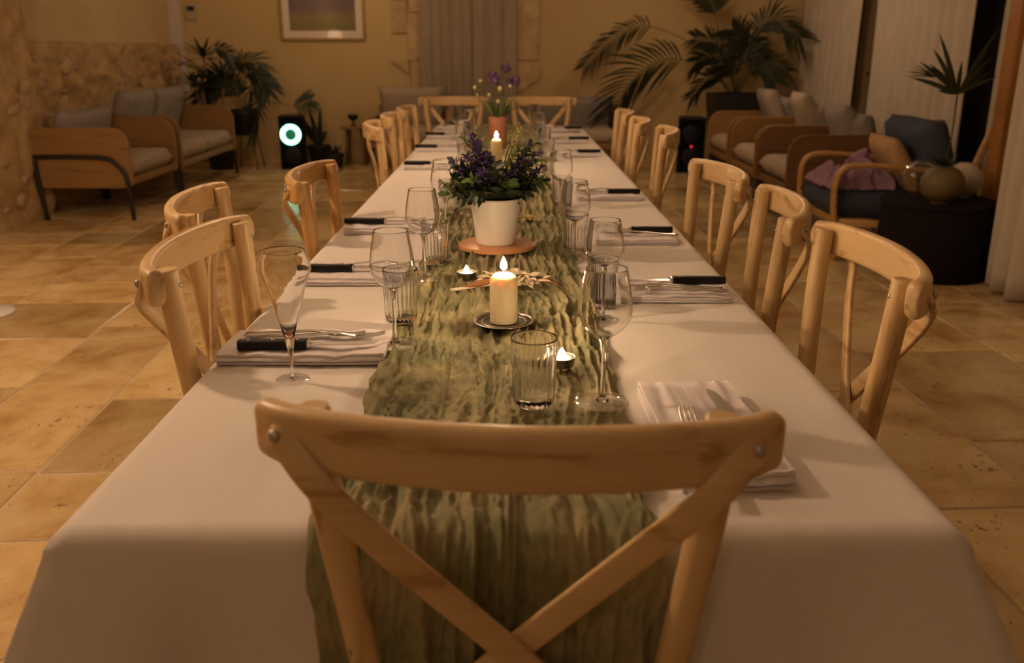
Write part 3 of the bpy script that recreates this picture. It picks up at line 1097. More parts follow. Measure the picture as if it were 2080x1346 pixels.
GRP = 'crossback chairs around the long table'
chair_at(0.006, 0.775, 90 - 4.2, 'pale wooden crossback chair at the near head of the table, seen from behind', GRP)
for (mx, my, ang, lab) in [
    (0.597, 1.475, 178, 'wooden crossback chair on the right, first from the viewer'),
    (0.594, 1.975, 171.5, 'wooden crossback chair on the right, second from the viewer, standing between two others'),
    (0.577, 2.51, 183, 'wooden crossback chair on the right, third from the viewer, in front of the lounge chairs'),
    (0.645, 3.80, 173.5, 'wooden crossback chair on the right, nearest of the far three by the black speaker'),
    (0.610, 4.36, 176, 'wooden crossback chair on the right, middle of the far three'),
    (0.612, 4.95, 178, 'wooden crossback chair on the right, farthest from the viewer'),
    (-0.533, 1.545, -0.7, 'wooden crossback chair on the left, nearest to the viewer, beside the flute glass'),
    (-0.692, 2.02, 7, 'wooden crossback chair on the left, second from the viewer, pulled out a little'),
    (-0.533, 2.49, 0, 'honey coloured crossback chair on the left, standing alone before the green floor reflection'),
    (-0.590, 4.13, 8, 'wooden crossback chair on the left, nearest of the far three'),
    (-0.590, 4.72, 1, 'wooden crossback chair on the left, middle of the far three'),
    (-0.575, 5.30, -2, 'wooden crossback chair on the left, farthest, beside the back corner of the table'),
    (-0.385, 6.42, -90, 'wooden crossback chair at the far end of the table, left of the purple flowers'),
    (0.230, 6.40, -90, 'wooden crossback chair at the far end of the table, right of the purple flowers'),
]:
    o = chair_at(mx, my, ang, lab, GRP)
    if lab.startswith('honey'):
        for ch in o.children_recursive:
            m0 = ch.data.materials[0].name
            if m0.startswith('chair_wood'):
                ch.material_slots[0].link = 'OBJECT'
                ch.material_slots[0].material = HONEY[{'rail': 0, 'side': 1, 'post': 2}[m0.split('_')[-1][:4]]]


# ------------------------------------------------------------------ tableware
def make_wine():
    t = thing('wine_glass', 'x', 'glass')
    MB().lathe([(0.0, 0.0), (0.0375, 0.0), (0.0385, 0.0006), (0.0375, 0.0012), (0.022, 0.0018), (0.009, 0.0026), (0.0, 0.0027)], 36).build('foot', M['glass_foot'], t, sharp=35)
    MB().lathe([(0.0, 0.0028), (0.0090, 0.0029), (0.0060, 0.0062), (0.0042, 0.014), (0.0034, 0.035), (0.0034, 0.075), (0.0045, 0.090), (0.0065, 0.0970), (0.0, 0.0990)], 28).build('stem', M['glass_solid'], t, sharp=35)
    prof = [(0.0035, 0.0995), (0.012, 0.1015), (0.020, 0.1065), (0.028, 0.1145), (0.0338, 0.1235), (0.0366, 0.1325), (0.0372, 0.139), (0.0366, 0.148), (0.0345, 0.165), (0.0315, 0.183), (0.0288, 0.1980), (0.0286, 0.1990)]
    MB().lathe(prof + [(0.0282, 0.1997), (0.0277, 0.1990)] + [(r - 0.0010, z) for r, z in reversed(prof[1:-1])] + [(0.0, 0.1022)], 40).build('bowl', M['glass_solid'], t, sharp=50)
    return t


def make_tumbler():
    t = thing('ribbed_tumbler', 'x', 'glass')
    n = 144

    def rib(r, z, a):
        if 0.008 < z < 0.078: return r * (0.978 + 0.036 * abs(math.cos(a * 12)))
        return r
    prof = [(0.0255, 0.0), (0.0280, 0.0028), (0.0286, 0.009), (0.0290, 0.0105), (0.0295, 0.03), (0.0305, 0.055), (0.0314, 0.074), (0.0320, 0.080), (0.0328, 0.0945), (0.0329, 0.0962)]
    inner = [(0.0308, 0.0962), (0.0307, 0.0945), (0.0300, 0.080), (0.0294, 0.074), (0.0285, 0.055), (0.0275, 0.03), (0.0266, 0.0125), (0.0240, 0.0108), (0.0, 0.0104)]
    MB().lathe([(0.0, 0.0)] + prof + [(0.0319, 0.0975)] + inner, n, mod=lambda r, z, a: rib(r, z, a) if r > 0.0272 + 0.052 * z else r).build('body', M['glass_solid'], t, sharp=50)
    return t


wine = [make_wine(), False]
tumbler = [make_tumbler(), False]
GW, GT = 'wine glasses on the table', 'ribbed tumblers on the table'
RUN = TZ + 0.0175
wines = [
    (0.132, 1.162, RUN, 'large stemmed wine glass nearest the viewer, beside the ribbed tumbler on the runner'),
    (0.178, 1.615, TZ, 'wine glass on the right of the candle, just behind the nearest wine glass'),
    (0.160, 2.124, TZ, 'wine glass on the right beside the white flower pot'),
    (0.165, 2.815, TZ, 'wine glass on the right just behind the white flower pot'),
    (0.130, 3.95, TZ, 'wine glass on the right in front of the terracotta pot'),
    (0.150, 4.55, TZ, 'wine glass on the right beside the terracotta pot'),
    (0.150, 5.25, TZ, 'wine glass on the right behind the terracotta pot'),
    (-0.192, 1.424, RUN, 'wine glass on the left edge of the runner, next to the nearest napkin'),
    (-0.183, 1.872, RUN, 'wine glass on the left beside the tealight'),
    (-0.173, 2.396, RUN, 'wine glass on the left beside the white flower pot'),
    (-0.183, 3.782, RUN, 'wine glass on the left in front of the terracotta pot'),
    (-0.192, 4.475, RUN, 'wine glass on the left beside the terracotta pot'),
    (-0.300, 5.15, TZ, 'wine glass farthest on the left, before the back left chair'),
]
for (x, y, z, lab) in wines:
    o = place(wine, (x, y, z + 0.001), random.random() * 6, lab, GW)
    o.scale = (1.0, 1.0, 0.97)
tums = [
    (0.035, 1.158, RUN, 'ribbed clear tumbler nearest the viewer in the middle of the runner'),
    (0.190, 1.715, TZ, 'ribbed tumbler on the right, seen through the nearest wine glass'),
    (0.170, 2.215, TZ, 'ribbed tumbler on the right of the white flower pot'),
    (0.175, 2.90, TZ, 'ribbed tumbler on the right behind the white flower pot'),
    (0.180, 4.15, TZ, 'ribbed tumbler on the right before the terracotta pot'),
    (0.190, 4.75, TZ, 'ribbed tumbler on the right past the terracotta pot'),
    (-0.197, 1.559, RUN, 'ribbed tumbler on the left behind the nearest left wine glass'),
    (-0.171, 2.021, RUN, 'ribbed tumbler on the left behind the tealight'),
    (-0.183, 2.695, RUN, 'ribbed tumbler on the left behind the white flower pot'),
    (-0.197, 3.994, RUN, 'ribbed tumbler on the left before the terracotta pot'),
    (-0.207, 4.716, RUN, 'ribbed tumbler on the left past the terracotta pot'),
]
for (x, y, z, lab) in tums:
    place(tumbler, (x, y, z + 0.001), random.random() * 6, lab, GT)

# flute with a hollow pointed stem
t = thing('flute_glass', 'tall tulip shaped flute glass with a hollow pointed stem on the near left', 'glass', (-0.338, 1.300, TZ + 0.001))
prof = [(0.0022, 0.026), (0.0050, 0.050), (0.0085, 0.072), (0.0140, 0.094), (0.0215, 0.120), (0.0300, 0.147), (0.0375, 0.168), (0.0400, 0.1755), (0.0400, 0.1805), (0.0387, 0.188), (0.0357, 0.197), (0.0325, 0.2045)]
inner = [(r - 0.0012, z) for r, z in prof if r > 0.008]
MB().lathe([(0.0, 0.024)] + prof + [(0.0320, 0.2053), (0.0313, 0.2045)] + list(reversed(inner[:-1])) + [(0.0, 0.0668)], 40).build('bowl', M['glass_solid'], t, sharp=50)
MB().lathe([(0, 0), (0.026, 0), (0.0265, 0.0006), (0.025, 0.0012), (0.008, 0.0020), (0, 0.0022)], 36).build('foot', M['glass_foot'], t, sharp=35)
MB().lathe([(0.0, 0.0023), (0.0050, 0.0024), (0.0034, 0.006), (0.0026, 0.014), (0.0022, 0.0235), (0.0, 0.0236)], 24).build('stem', M['glass_solid'], t, sharp=35)
MB().lathe([(0.0, 0.0672), (0.0050, 0.0690), (0.0070, 0.0745), (0.0, 0.0750)], 24).build('drink', M['tip_red'], t)

# napkins: a cloth folded over itself
def make_napkin(w, d, layers=4, th=0.0046, seed=0):
    """w along x, d along y; folded edge toward -y"""
    pts = []
    for k in range(layers):
        z = th * (k + 0.55)
        a, b = (-d / 2, d / 2)
        a += 0.004 * nz(k * 3.1, seed); b += 0.004 * nz(k * 5.3, seed + 2)
        row = [(a + (b - a) * q / 10, z) for q in range(11)]
        if k % 2: row.reverse()
        if pts:
            (y0, z0), (y1, z1) = pts[-1], row[0]
            s_ = 1 if k % 2 else -1
            pts.append((max(y0, y1) + 0.0022 if s_ > 0 else min(y0, y1) - 0.0022, (z0 + z1) / 2))
        pts += row
    mb = MB()
    nu = 30
    h = th * 0.42

    def fn_side(sg):
        rows = []
        for i, (y, z) in enumerate(pts):
            y0, z0 = pts[max(0, i - 1)]
            y1, z1 = pts[min(len(pts) - 1, i + 1)]
            L_ = math.hypot(y1 - y0, z1 - z0) or 1
            ny_, nz_ = -(z1 - z0) / L_, (y1 - y0) / L_
            rows.append((y + sg * ny_ * h, z + sg * nz_ * h))
        return rows
    loop = fn_side(1) + list(reversed(fn_side(-1)))
    n = len(loop)
    for i in range(nu + 1):
        u = -1 + 2 * i / nu
        for (y, z) in loop:
            zz = z / (layers * th)
            wob = zz * 0.0048 * nz(u * 3.5, y * 9, seed) + (0.3 + zz) * 0.0016 * nz(u * 9, y * 14, seed + 3 + zz * 2)
            xe = u * w / 2 * (1 - 0.012 * math.sin(zz * 9 + seed))
            mb.v.append((xe, y + 0.003 * nz(u * 2.5, zz * 2, seed + 7) * (1 if y < 0 else 0.6), max(0.0004, z + wob)))
    for i in range(nu):
        for k in range(n):
            a, b = i * n + k, i * n + (k + 1) % n
            mb.f.append((a, a + n, b + n, b))
    mb.f.append(tuple(range(n)))
    mb.f.append(tuple(reversed([nu * n + k for k in range(n)])))
    return mb


def make_knife():
    t = thing('table_knife', 'x', 'knife')
    # handle toward -x, blade toward +x; lies with the flat side up
    hd = MB()
    path = smooth_path([(-0.112, 0, 0.0075), (-0.106, 0, 0.0075), (-0.085, 0.0010, 0.0075), (-0.05, -0.0008, 0.0075), (-0.015, 0, 0.0075), (0.0, 0, 0.0075)], 4)
    sc = [(1, 0.62 + 0.38 * min(1, (i + 1) / 4)) if i < 4 else (1, 1 - 0.10 * math.sin(i / len(path) * PI)) for i in range(len(path))]
    hd.sweep(path, rrect(0.0080, 0.0115, 0.005, 3), (0, 0, 1), sc)
    h = hd.build('handle', M['black_plastic'], t)
    for xx in (-0.095, -0.055, -0.015):
        MB().lathe([(0, 0), (0.0028, 0), (0.0024, 0.0008), (0, 0.001)], 10, (xx, 0.001, 0.0152)).build('rivet', M['steel'], h)
    poly = [(0.0, -0.007), (0.012, -0.0085), (0.09, -0.0085), (0.108, -0.004), (0.115, 0.003), (0.10, 0.0065), (0.03, 0.0075), (0.0, 0.0065)]
    MB().prism(poly, 0.0065, 0.0082, 'z').build('blade', M['steel'], t, smooth=False)
    MB().box((0.003, 0, 0.0075), (0.007, 0.017, 0.011)).build('bolster', M['steel'], t, smooth=False, bevel=0.002)
    return t


def make_fork():
    t = thing('table_fork', 'x', 'fork')
    # handle toward -x, tines toward +x
    path = smooth_path([(-0.100, 0, 0.0030), (-0.06, 0, 0.0045), (-0.01, 0, 0.0085), (0.025, 0, 0.0105), (0.045, 0, 0.0075), (0.062, 0, 0.0055)], 4)
    n = len(path)
    sc = []
    for i in range(n):
        q = i / (n - 1)
        w = 1.0 - 0.55 * min(1, q / 0.55) if q < 0.6 else 0.45 + 0.75 * min(1, (q - 0.6) / 0.3)
        sc.append((1, w))
    MB().sweep(path, rrect(0.0011, 0.0105, 0.001, 2), (0, 0, 1), sc).build('handle', M['steel'], t)
    for k in range(4):
        yy = -0.0093 + 0.0062 * k
        MB().sweep(smooth_path([(0.060, yy, 0.0056), (0.080, yy * 1.03, 0.0052), (0.098, yy * 0.98, 0.0070), (0.108, yy * 0.9, 0.0095)], 3), rrect(0.0010, 0.0019, 0.0009, 2), (0, 0, 1), [(1, 1 - 0.05 * q) for q in range(10)]).build('tine', M['steel'], t)
    return t


knife = [make_knife(), False]
fork = [make_fork(), False]
GN, GK, GF = 'folded white napkins', 'black handled table knives', 'steel forks'
NT = 0.0205
# (x, y, width, depth, turn, name of the setting, knife dx dy turn, fork dx dy turn)
settings = [
    (-0.340, 1.430, 0.275, 0.135, 0, 'in front of the flute glass, nearest on the left', (0.005, -0.035, 3, 1), (0.02, 0.012, 4, 1)),
    (-0.335, 1.950, 0.235, 0.150, 0, 'second from the viewer on the left side', (-0.015, -0.018, 0, 1), (0.02, 0.030, 4, 1)),
    (-0.355, 2.520, 0.215, 0.150, 2, 'third from the viewer on the left side', (0.0, -0.02, -3, 1), (0.01, 0.02, 3, 1)),
    (-0.340, 3.900, 0.215, 0.150, 0, 'fourth from the viewer on the left side', (0.0, -0.01, 0, 1), (0.03, 0.03, 5, 1)),
    (-0.365, 4.620, 0.215, 0.150, 0, 'fifth from the viewer on the left side', (0.0, -0.02, 0, 1), (0.02, 0.02, 3, 1)),
    (-0.375, 5.330, 0.200, 0.150, 0, 'sixth from the viewer on the left side', (0.0, -0.02, 0, 1), (0.02, 0.02, 3, 1)),
    (0.345, 1.810, 0.215, 0.150, -1, 'first on the right side, behind the nearest wine glass', (0.005, 0.022, 1, -1), (0.0, -0.028, -4, -1)),
    (0.335, 2.375, 0.220, 0.160, 0, 'second on the right side, beside the white pot', (0.0, 0.015, 0, -1), (0.02, -0.028, -4, -1)),
    (0.345, 3.090, 0.220, 0.160, 0, 'third on the right side, behind the white flower pot', (0.0, -0.01, 0, -1), (0.0, 0.03, 5, -1)),
    (0.325, 4.370, 0.210, 0.160, 0, 'fourth on the right side, before the terracotta pot', (0.01, -0.01, 0, -1), (0.0, 0.03, 5, -1)),
    (0.325, 5.030, 0.205, 0.160, 0, 'fifth on the right side, past the terracotta pot', (0.01, -0.01, 0, -1), (0.0, 0.03, 5, -1)),
    (0.345, 5.740, 0.205, 0.160, 0, 'last on the right side, near the far end', (0.01, -0.01, 0, -1), (0.0, 0.03, 5, -1)),
]
for i, (x, y, w, d, tn, where, kn, fk) in enumerate(settings):
    o = make_napkin(w, d, 4, 0.0046 if i < 3 else 0.0036, seed=i * 3.3).build('napkin', M['napkin'], sharp=60)
    o.location = (x, y, TZ + 0.0015)
    o.rotation_euler = (0, 0, R(tn))
    tag(o, 'folded white napkin ' + where, 'napkin', GN)
    top = TZ + (0.0205 if i < 3 else 0.0170)
    place(knife, (x + kn[0] - 0.0 * kn[3], y + kn[1], top), R(kn[2]) + (0 if kn[3] > 0 else PI), 'black handled knife on the napkin ' + where.replace('behind the nearest wine glass', 'by the wine glass'), GK)
    place(fork, (x + fk[0], y + fk[1], top + 0.0005), R(fk[2]) + (0 if fk[3] > 0 else PI), 'steel fork on the napkin ' + where, GF)
# extra fork on the nearest left setting, second fork on the first right setting
place(fork, (-0.355, 1.455, TZ + 0.0212), R(-3), 'silver fork lying crossed behind the other on the nearest left napkin', GF)
place(fork, (0.345, 1.750, TZ + 0.0212), R(-2) + PI, 'slim dessert fork in front of the knife on the first right napkin', GF)
# setting of the near head chair, turned toward the viewer
o = make_napkin(0.132, 0.300, 4, 0.0060, seed=50).build('napkin', M['napkin'], sharp=60)
# folded layers face the viewer: build with the long side along y
o.location = (0.262, 1.075, TZ + 0.0015)
o.rotation_euler = (0, 0, R(2))
tag(o, 'thick folded white napkin half hidden by the near head chair', 'napkin', GN)
place(knife, (0.291, 1.055, TZ + 0.0265), R(90 + 4), 'black handled knife half hidden behind the near head chair', GK)
place(fork, (0.232, 0.995, TZ + 0.0270), R(90 - 3), 'steel fork pointing away on the napkin behind the near head chair', GF)
# far end settings
for (x, lab) in ((-0.385, 'at the far head of the table on the left'), (0.22, 'at the far head of the table on the right')):
    o = make_napkin(0.15, 0.20, 4, 0.0040, seed=x * 9).build('napkin', M['napkin'], sharp=60)
    o.location = (x, 5.94, TZ + 0.0015)
    tag(o, 'folded white napkin ' + lab, 'napkin', GN)
    place(knife, (x - 0.03, 5.94, TZ + 0.0185), R(-90), 'black handled knife on the napkin ' + lab, GK)


# candles
def flame(parent, z, h, r, w):
    """the flame itself is the light source"""
    prof = [(0.0, 0.0), (r * 0.55, h * 0.08), (r * 0.95, h * 0.25), (r, h * 0.38), (r * 0.8, h * 0.58), (r * 0.42, h * 0.8), (0.0, h)]
    return MB().lathe(prof, 9, (0, 0, z)).build('flame', emit_mat('flame_glow', (1.0, 0.66, 0.36), w / (PI * 2 * PI * r * 0.62 * h)), parent)


def pillar_candle(loc, r, h, label, w):
    t = thing('pillar_candle', label, 'candle', loc, 0, 'lit pillar candles')
    MB().lathe([(0, 0), (r - 0.001, 0), (r, 0.002), (r, h - 0.006), (r - 0.003, h - 0.002), (r * 0.7, h + 0.002), (r * 0.3, h + 0.005), (0, h + 0.006)], 40).build('wax_body', M['wax'], t)
    MB().tube([(0, 0, h + 0.004), (0.0006, 0, h + 0.010), (0.0018, 0, h + 0.014)], 0.0009, 6, up=(0, 1, 0)).build('wick', M['wick'], t)
    flame(t, h + 0.009, 0.026, 0.0065, w)
    return t


def tealight(loc, label, w):
    t = thing('tealight', label, 'candle', loc, 0, 'lit tealights')
    MB().lathe([(0, 0), (0.0175, 0), (0.0195, 0.002), (0.0215, 0.0155), (0.0222, 0.016), (0.0208, 0.0158), (0.019, 0.004), (0, 0.003)], 32).build('cup', M['alu'], t)
    MB().lathe([(0, 0.004), (0.0192, 0.004), (0.0205, 0.0135), (0.0, 0.0132)], 32).build('wax_body', M['wax_white'], t)
    MB().tube([(0, 0, 0.012), (0.0004, 0, 0.0175)], 0.0008, 6, up=(0, 1, 0)).build('wick', M['wick'], t)
    flame(t, 0.0155, 0.014, 0.0055, w)
    return t


# metal coaster under the near candle
t = thing('candle_coaster', 'round steel coaster with a dark ring under the near candle', 'coaster', (-0.009, 1.539, RUN + 0.002))
MB().lathe([(0, 0), (0.042, 0), (0.050, 0.003), (0.050, 0.0042), (0.036, 0.0022), (0, 0.002)], 48).build('dish', M['plate_metal'], t)
MB().lathe([(0.0485, 0.0032), (0.0545, 0.0045), (0.0558, 0.0056), (0.0545, 0.0064), (0.0485, 0.0050)], 48, close=True).build('rim', M['plate_rim'], t)
MB().lathe([(0.0375, 0.0020), (0.0415, 0.0026), (0.0415, 0.0040), (0.0375, 0.0038)], 48, close=True).build('ring', M['plate_rim'], t)
pillar_candle((-0.009, 1.539, RUN + 0.0045), 0.0250, 0.086, 'lit ivory pillar candle on a steel coaster in the foreground', CANDLE_W * 1.5)
pillar_candle((-0.053, 3.933, RUN + 0.003), 0.0250, 0.098, 'lit pillar candle behind the white flower pot, before the terracotta pot', CANDLE_W * 1.8)
tealight((-0.091, 1.866, RUN + 0.002), 'lit tealight on the left of the runner behind the pillar candle', CANDLE_W * 0.55)
tealight((0.083, 1.31, RUN + 0.002), 'lit tealight between the near tumbler and the near wine glass', CANDLE_W * 0.5)


# ------------------------------------------------------------------ plants
def leaf_quad(mb, p, d, up, L_, w, fold=0.15, droop=0.0, seg=3):
    """a pointed leaf from p along d, width w"""
    p, d, up = Vector(p), Vector(d).normalized(), Vector(up)
    side = d.cross(up)
    if side.length < 1e-3: side = d.cross(Vector((1, 0.3, 0)))
    side.normalize()
    nn = side.cross(d).normalized()
    prof = [0.35, 1.0, 0.85, 0.05] if seg == 3 else [0.3, 0.8, 1.0, 0.9, 0.6, 0.04]
    n = len(prof) - 1
    vs = []
    for k in range(n + 1):
        q = k / n
        c = p + d * (L_ * q) - Vector((0, 0, 1)) * (droop * L_ * q * q)
        hw = w / 2 * prof[k]
        vs += [c - side * hw + nn * (fold * hw), c - nn * (fold * 0.3 * hw), c + side * hw + nn * (fold * hw)]
    fs = []
    for k in range(n):
        a = k * 3
        fs += [(a, a + 1, a + 4, a + 3), (a + 1, a + 2, a + 5, a + 4)]
    mb.add(vs, fs)


def frond(parent, pts, n=22, ll=0.30, lw=0.022, start=0.3, droop=0.25, mt=None, r=0.006, seed=0, spread=0.85, fwd=0.55, name='frond', roll=55):
    """palm frond: a stalk along pts with paired leaflets"""
    rg = random.Random(seed)
    path = smooth_path(pts, 8)
    m = len(path)
    mb = MB().tube(path, [r * (1 - 0.75 * i / (m - 1)) for i in range(m)], 6, up=(0, 1, 0))
    for k in range(n):
        q = start + (1 - start) * (k + 0.5) / n
        i = min(m - 2, int(q * (m - 1)))
        p = path[i].lerp(path[i + 1], q * (m - 1) - i)
        t_ = (path[i + 1] - path[i]).normalized()
        sd = t_.cross(Vector((0, 0, 1)))
        if sd.length < 0.05: sd = Vector((1, 0, 0))
        sd.normalize()
        sd = Matrix.Rotation(R(roll), 3, t_) @ sd
        up = sd.cross(t_)
        qq = (q - start) / (1 - start)
        l = ll * (0.55 + 0.6 * math.sin(PI * min(1, 0.18 + 0.75 * qq))) * rg.uniform(0.85, 1.1)
        for sg in (-1, 1):
            d = t_ * (fwd + 0.5 * qq) + sd * (sg * spread) + up * rg.uniform(0.05, 0.35)
            leaf_quad(mb, p, d, up, l, lw, 0.25, droop * rg.uniform(0.6, 1.4), 5)
    return mb.build(name, mt or M['palm'], parent)


# trivet and white pot
tv = MB().lathe([(0, 0), (0.092, 0), (0.096, 0.002), (0.096, 0.009), (0.093, 0.011), (0, 0.011)], 56).build('trivet', M['trivet'], sharp=50)
tv.location = (-0.029, 2.183, RUN + 0.003)
tag(tv, 'round reddish wooden trivet under the white flower pot', 'trivet')

PZ = RUN + 0.0145
t = thing('flower_pot', 'white pot of violet flowers and green leaves on the wooden trivet', 'potted plant', (-0.032, 2.183, PZ))
MB().lathe([(0, 0), (0.046, 0), (0.0495, 0.004), (0.054, 0.050), (0.0605, 0.085), (0.0635, 0.110), (0.0635, 0.114), (0.0605, 0.114), (0.058, 0.092), (0.0, 0.090)], 48).build('pot', M['white_pot'], t)
MB().lathe([(0, 0.091), (0.058, 0.093), (0.055, 0.100), (0, 0.104)], 24).build('soil', M['soil'], t)
rg = random.Random(21)
# broad dark leaves over the rim
for k in range(13):
    a = 2 * PI * k / 13 + rg.uniform(-.2, .2)
    mb = MB()
    leaf_quad(mb, (0.02 * math.cos(a), 0.02 * math.sin(a), 0.10), (math.cos(a), math.sin(a), rg.uniform(0.55, 0.9)), (0, 0, 1), rg.uniform(0.085, 0.115), 0.060, 0.3, 0.12, 5)
    mb.build('broad_leaf', M['leaf_dark'], t)


def sprig(parent, base, tip, n, ll, lw, mt, seed, name='leaf_sprig'):
    rg = random.Random(seed)
    b, e = Vector(base), Vector(tip)
    mid = (b + e) / 2 + Vector((0, 0, 0.25 * (e - b).length * 0.5))
    path = smooth_path([b, mid, e], 5)
    mb = MB().tube(path, [0.0016] * len(path), 5, up=(0, 1, 0.1))
    m = len(path)
    for k in range(n):
        q = 0.25 + 0.75 * (k + 0.5) / n
        i = min(m - 2, int(q * (m - 1)))
        p = path[i].lerp(path[i + 1], q * (m - 1) - i)
        t_ = (path[i + 1] - path[i]).normalized()
        a = k * 2.4 + rg.random()
        o1 = t_.cross(Vector((0.3, 0.9, 0.2))).normalized()
        o2 = t_.cross(o1)
        d = t_ * 0.55 + o1 * math.cos(a) * 0.8 + o2 * math.sin(a) * 0.8
        leaf_quad(mb, p, d, t_, ll * rg.uniform(0.7, 1.15) * (1.1 - 0.45 * q), lw, 0.2, 0.1, 3)
    return mb.build(name, mt, parent)


def bloom(parent, base, tip, n, mt, seed, r0=0.019, lp=0.010, name='flower_head'):
    """spike of little petals on a stalk"""
    rg = random.Random(seed)
    b, e = Vector(base), Vector(tip)
    ax = (e - b).normalized()
    st = MB().tube(smooth_path([b, (b + e) / 2 + Vector((0, 0, 0.01)), e], 4), 0.0014, 5, up=(0, 1, 0.1)).build('flower_stem', M['stem'], parent)
    mb = MB()
    H_ = min(0.055, (e - b).length * 0.55)
    for k in range(n):
        q = rg.random()
        c = e - ax * (H_ * q)
        v = Vector((rg.gauss(0, 1), rg.gauss(0, 1), rg.gauss(0.2, 0.8)))
        v.normalize()
        rr = r0 * (0.35 + 0.65 * math.sin(PI * (0.15 + 0.75 * q)))
        leaf_quad(mb, c + v * rr * 0.5, v + ax * 0.3, ax, lp * rg.uniform(0.7, 1.3), lp * 0.75, 0.3, 0.0, 3)
    return mb.build(name, mt, parent)


B0 = (0, 0, 0.10)
for k, (dx, dy, dz, m_, n, ll, lw) in enumerate([
    (-0.135, -0.02, 0.150, 'leaf_lime', 14, 0.030, 0.010), (-0.110, 0.02, 0.195, 'leaf', 16, 0.040, 0.014), (-0.120, -0.05, 0.130, 'leaf', 16, 0.042, 0.015),
    (-0.085, 0.02, 0.262, 'leaf_lime', 18, 0.026, 0.009), (-0.060, -0.05, 0.165, 'leaf', 14, 0.040, 0.014), (0.095, 0.0, 0.205, 'leaf', 18, 0.040, 0.012),
    (0.060, 0.02, 0.235, 'leaf_lime', 18, 0.036, 0.011), (0.135, -0.01, 0.215, 'leaf_lime', 16, 0.030, 0.009), (0.115, -0.04, 0.160, 'leaf', 18, 0.042, 0.011),
    (0.125, 0.04, 0.150, 'leaf_dark', 18, 0.045, 0.012), (0.02, -0.06, 0.150, 'leaf_dark', 14, 0.040, 0.016), (-0.02, 0.05, 0.200, 'leaf', 16, 0.040, 0.014),
    (0.075, -0.055, 0.135, 'leaf_dark', 14, 0.045, 0.014), (-0.08, -0.07, 0.120, 'leaf_dark', 14, 0.045, 0.018), (0.085, 0.05, 0.225, 'leaf', 16, 0.040, 0.012),
    (0.10, 0.01, 0.245, 'leaf', 12, 0.036, 0.010), (-0.10, 0.05, 0.165, 'leaf_dark', 14, 0.045, 0.016)]):
    sprig(t, B0, (dx, dy, dz), n, ll, lw, M[m_], 100 + k)
rg2 = random.Random(44)
for k in range(16):
    a = 2 * PI * k / 16
    rr = rg2.uniform(0.08, 0.125)
    sprig(t, B0, (rr * math.cos(a), rr * 0.8 * math.sin(a), rg2.uniform(0.125, 0.20)), 18, 0.044, 0.017, M[('leaf_dark', 'leaf', 'leaf_dark')[k % 3]], 400 + k)
for k, (dx, dy, dz, n, r0) in enumerate([(-0.045, -0.02, 0.245, 120, 0.026), (-0.020, -0.03, 0.215, 120, 0.028), (-0.070, -0.02, 0.220, 100, 0.024), (-0.105, -0.02, 0.205, 60, 0.017), (-0.055, 0.02, 0.262, 70, 0.020),
                                         (0.005, -0.05, 0.195, 110, 0.026), (0.070, -0.03, 0.205, 80, 0.022), (0.105, -0.02, 0.225, 60, 0.016), (0.085, 0.0, 0.245, 40, 0.012), (0.055, -0.05, 0.190, 80, 0.022), (0.115, -0.01, 0.190, 50, 0.018), (-0.03, -0.06, 0.180, 100, 0.026)]):
    bloom(t, B0, (dx, dy, dz), n, M['violet'], 200 + k, r0)
for k, (dx, dy, dz, n, r0) in enumerate([(0.062, 0.02, 0.290, 60, 0.010), (0.040, 0.0, 0.262, 50, 0.010)]):
    bloom(t, B0, (dx, dy, dz), n, M['cream_bud'], 300 + k, r0, 0.008, 'cream_spike')

# terracotta pot with alliums
t = thing('flower_pot', 'terracotta pot of purple ball flowers and cream buds at the far end of the runner', 'potted plant', (-0.052, 4.62, RUN + 0.003))
MB().lathe([(0, 0), (0.040, 0), (0.043, 0.004), (0.049, 0.140), (0.0495, 0.148), (0.046, 0.148), (0.044, 0.128), (0, 0.126)], 40).build('pot', M['terracotta'], t)
MB().lathe([(0, 0.127), (0.044, 0.129), (0.04, 0.135), (0, 0.138)], 20).build('soil', M['soil'], t)
rg = random.Random(5)
for k in range(26):
    a = rg.uniform(0, 2 * PI)
    s_ = rg.uniform(0.05, 0.115)
    mb = MB()
    leaf_quad(mb, (0.03 * math.cos(a) * rg.random(), 0.03 * math.sin(a) * rg.random(), 0.135), (math.cos(a) * s_ * 1.0, math.sin(a) * s_ * 1.0, rg.uniform(0.07, 0.17)), (0, 0, 1), rg.uniform(0.10, 0.17), 0.013, 0.3, 0.15, 5)
    mb.build('blade_leaf', M['leaf'] if k % 3 else M['leaf_lime'], t)
for (dx, dy, dz, r) in [(0.040, 0.0, 0.385, 0.026), (-0.028, 0.0, 0.350, 0.025), (-0.012, -0.02, 0.325, 0.026), (-0.040, 0.02, 0.330, 0.020), (0.088, 0.0, 0.322, 0.026), (0.060, 0.02, 0.315, 0.019)]:
    st = MB().tube(smooth_path([(dx * 0.15, dy, 0.13), (dx * 0.6, dy, 0.22), (dx, dy, dz - r * 0.8)], 4), 0.0017, 6, up=(0, 1, 0)).build('flower_stem', M['stem'], t)
    mb = MB()
    mb.ball((dx, dy, dz), (r * 0.72,) * 3, 12, 8)
    for q in range(120):
        v = Vector((rg.gauss(0, 1), rg.gauss(0, 1), rg.gauss(0, 1))).normalized()
        leaf_quad(mb, Vector((dx, dy, dz)) + v * r * 0.6, v, (0.1, 0.2, 1), r * 0.5, r * 0.32, 0.3, 0.0, 3)
    mb.build('flower_head', M['allium'], t)
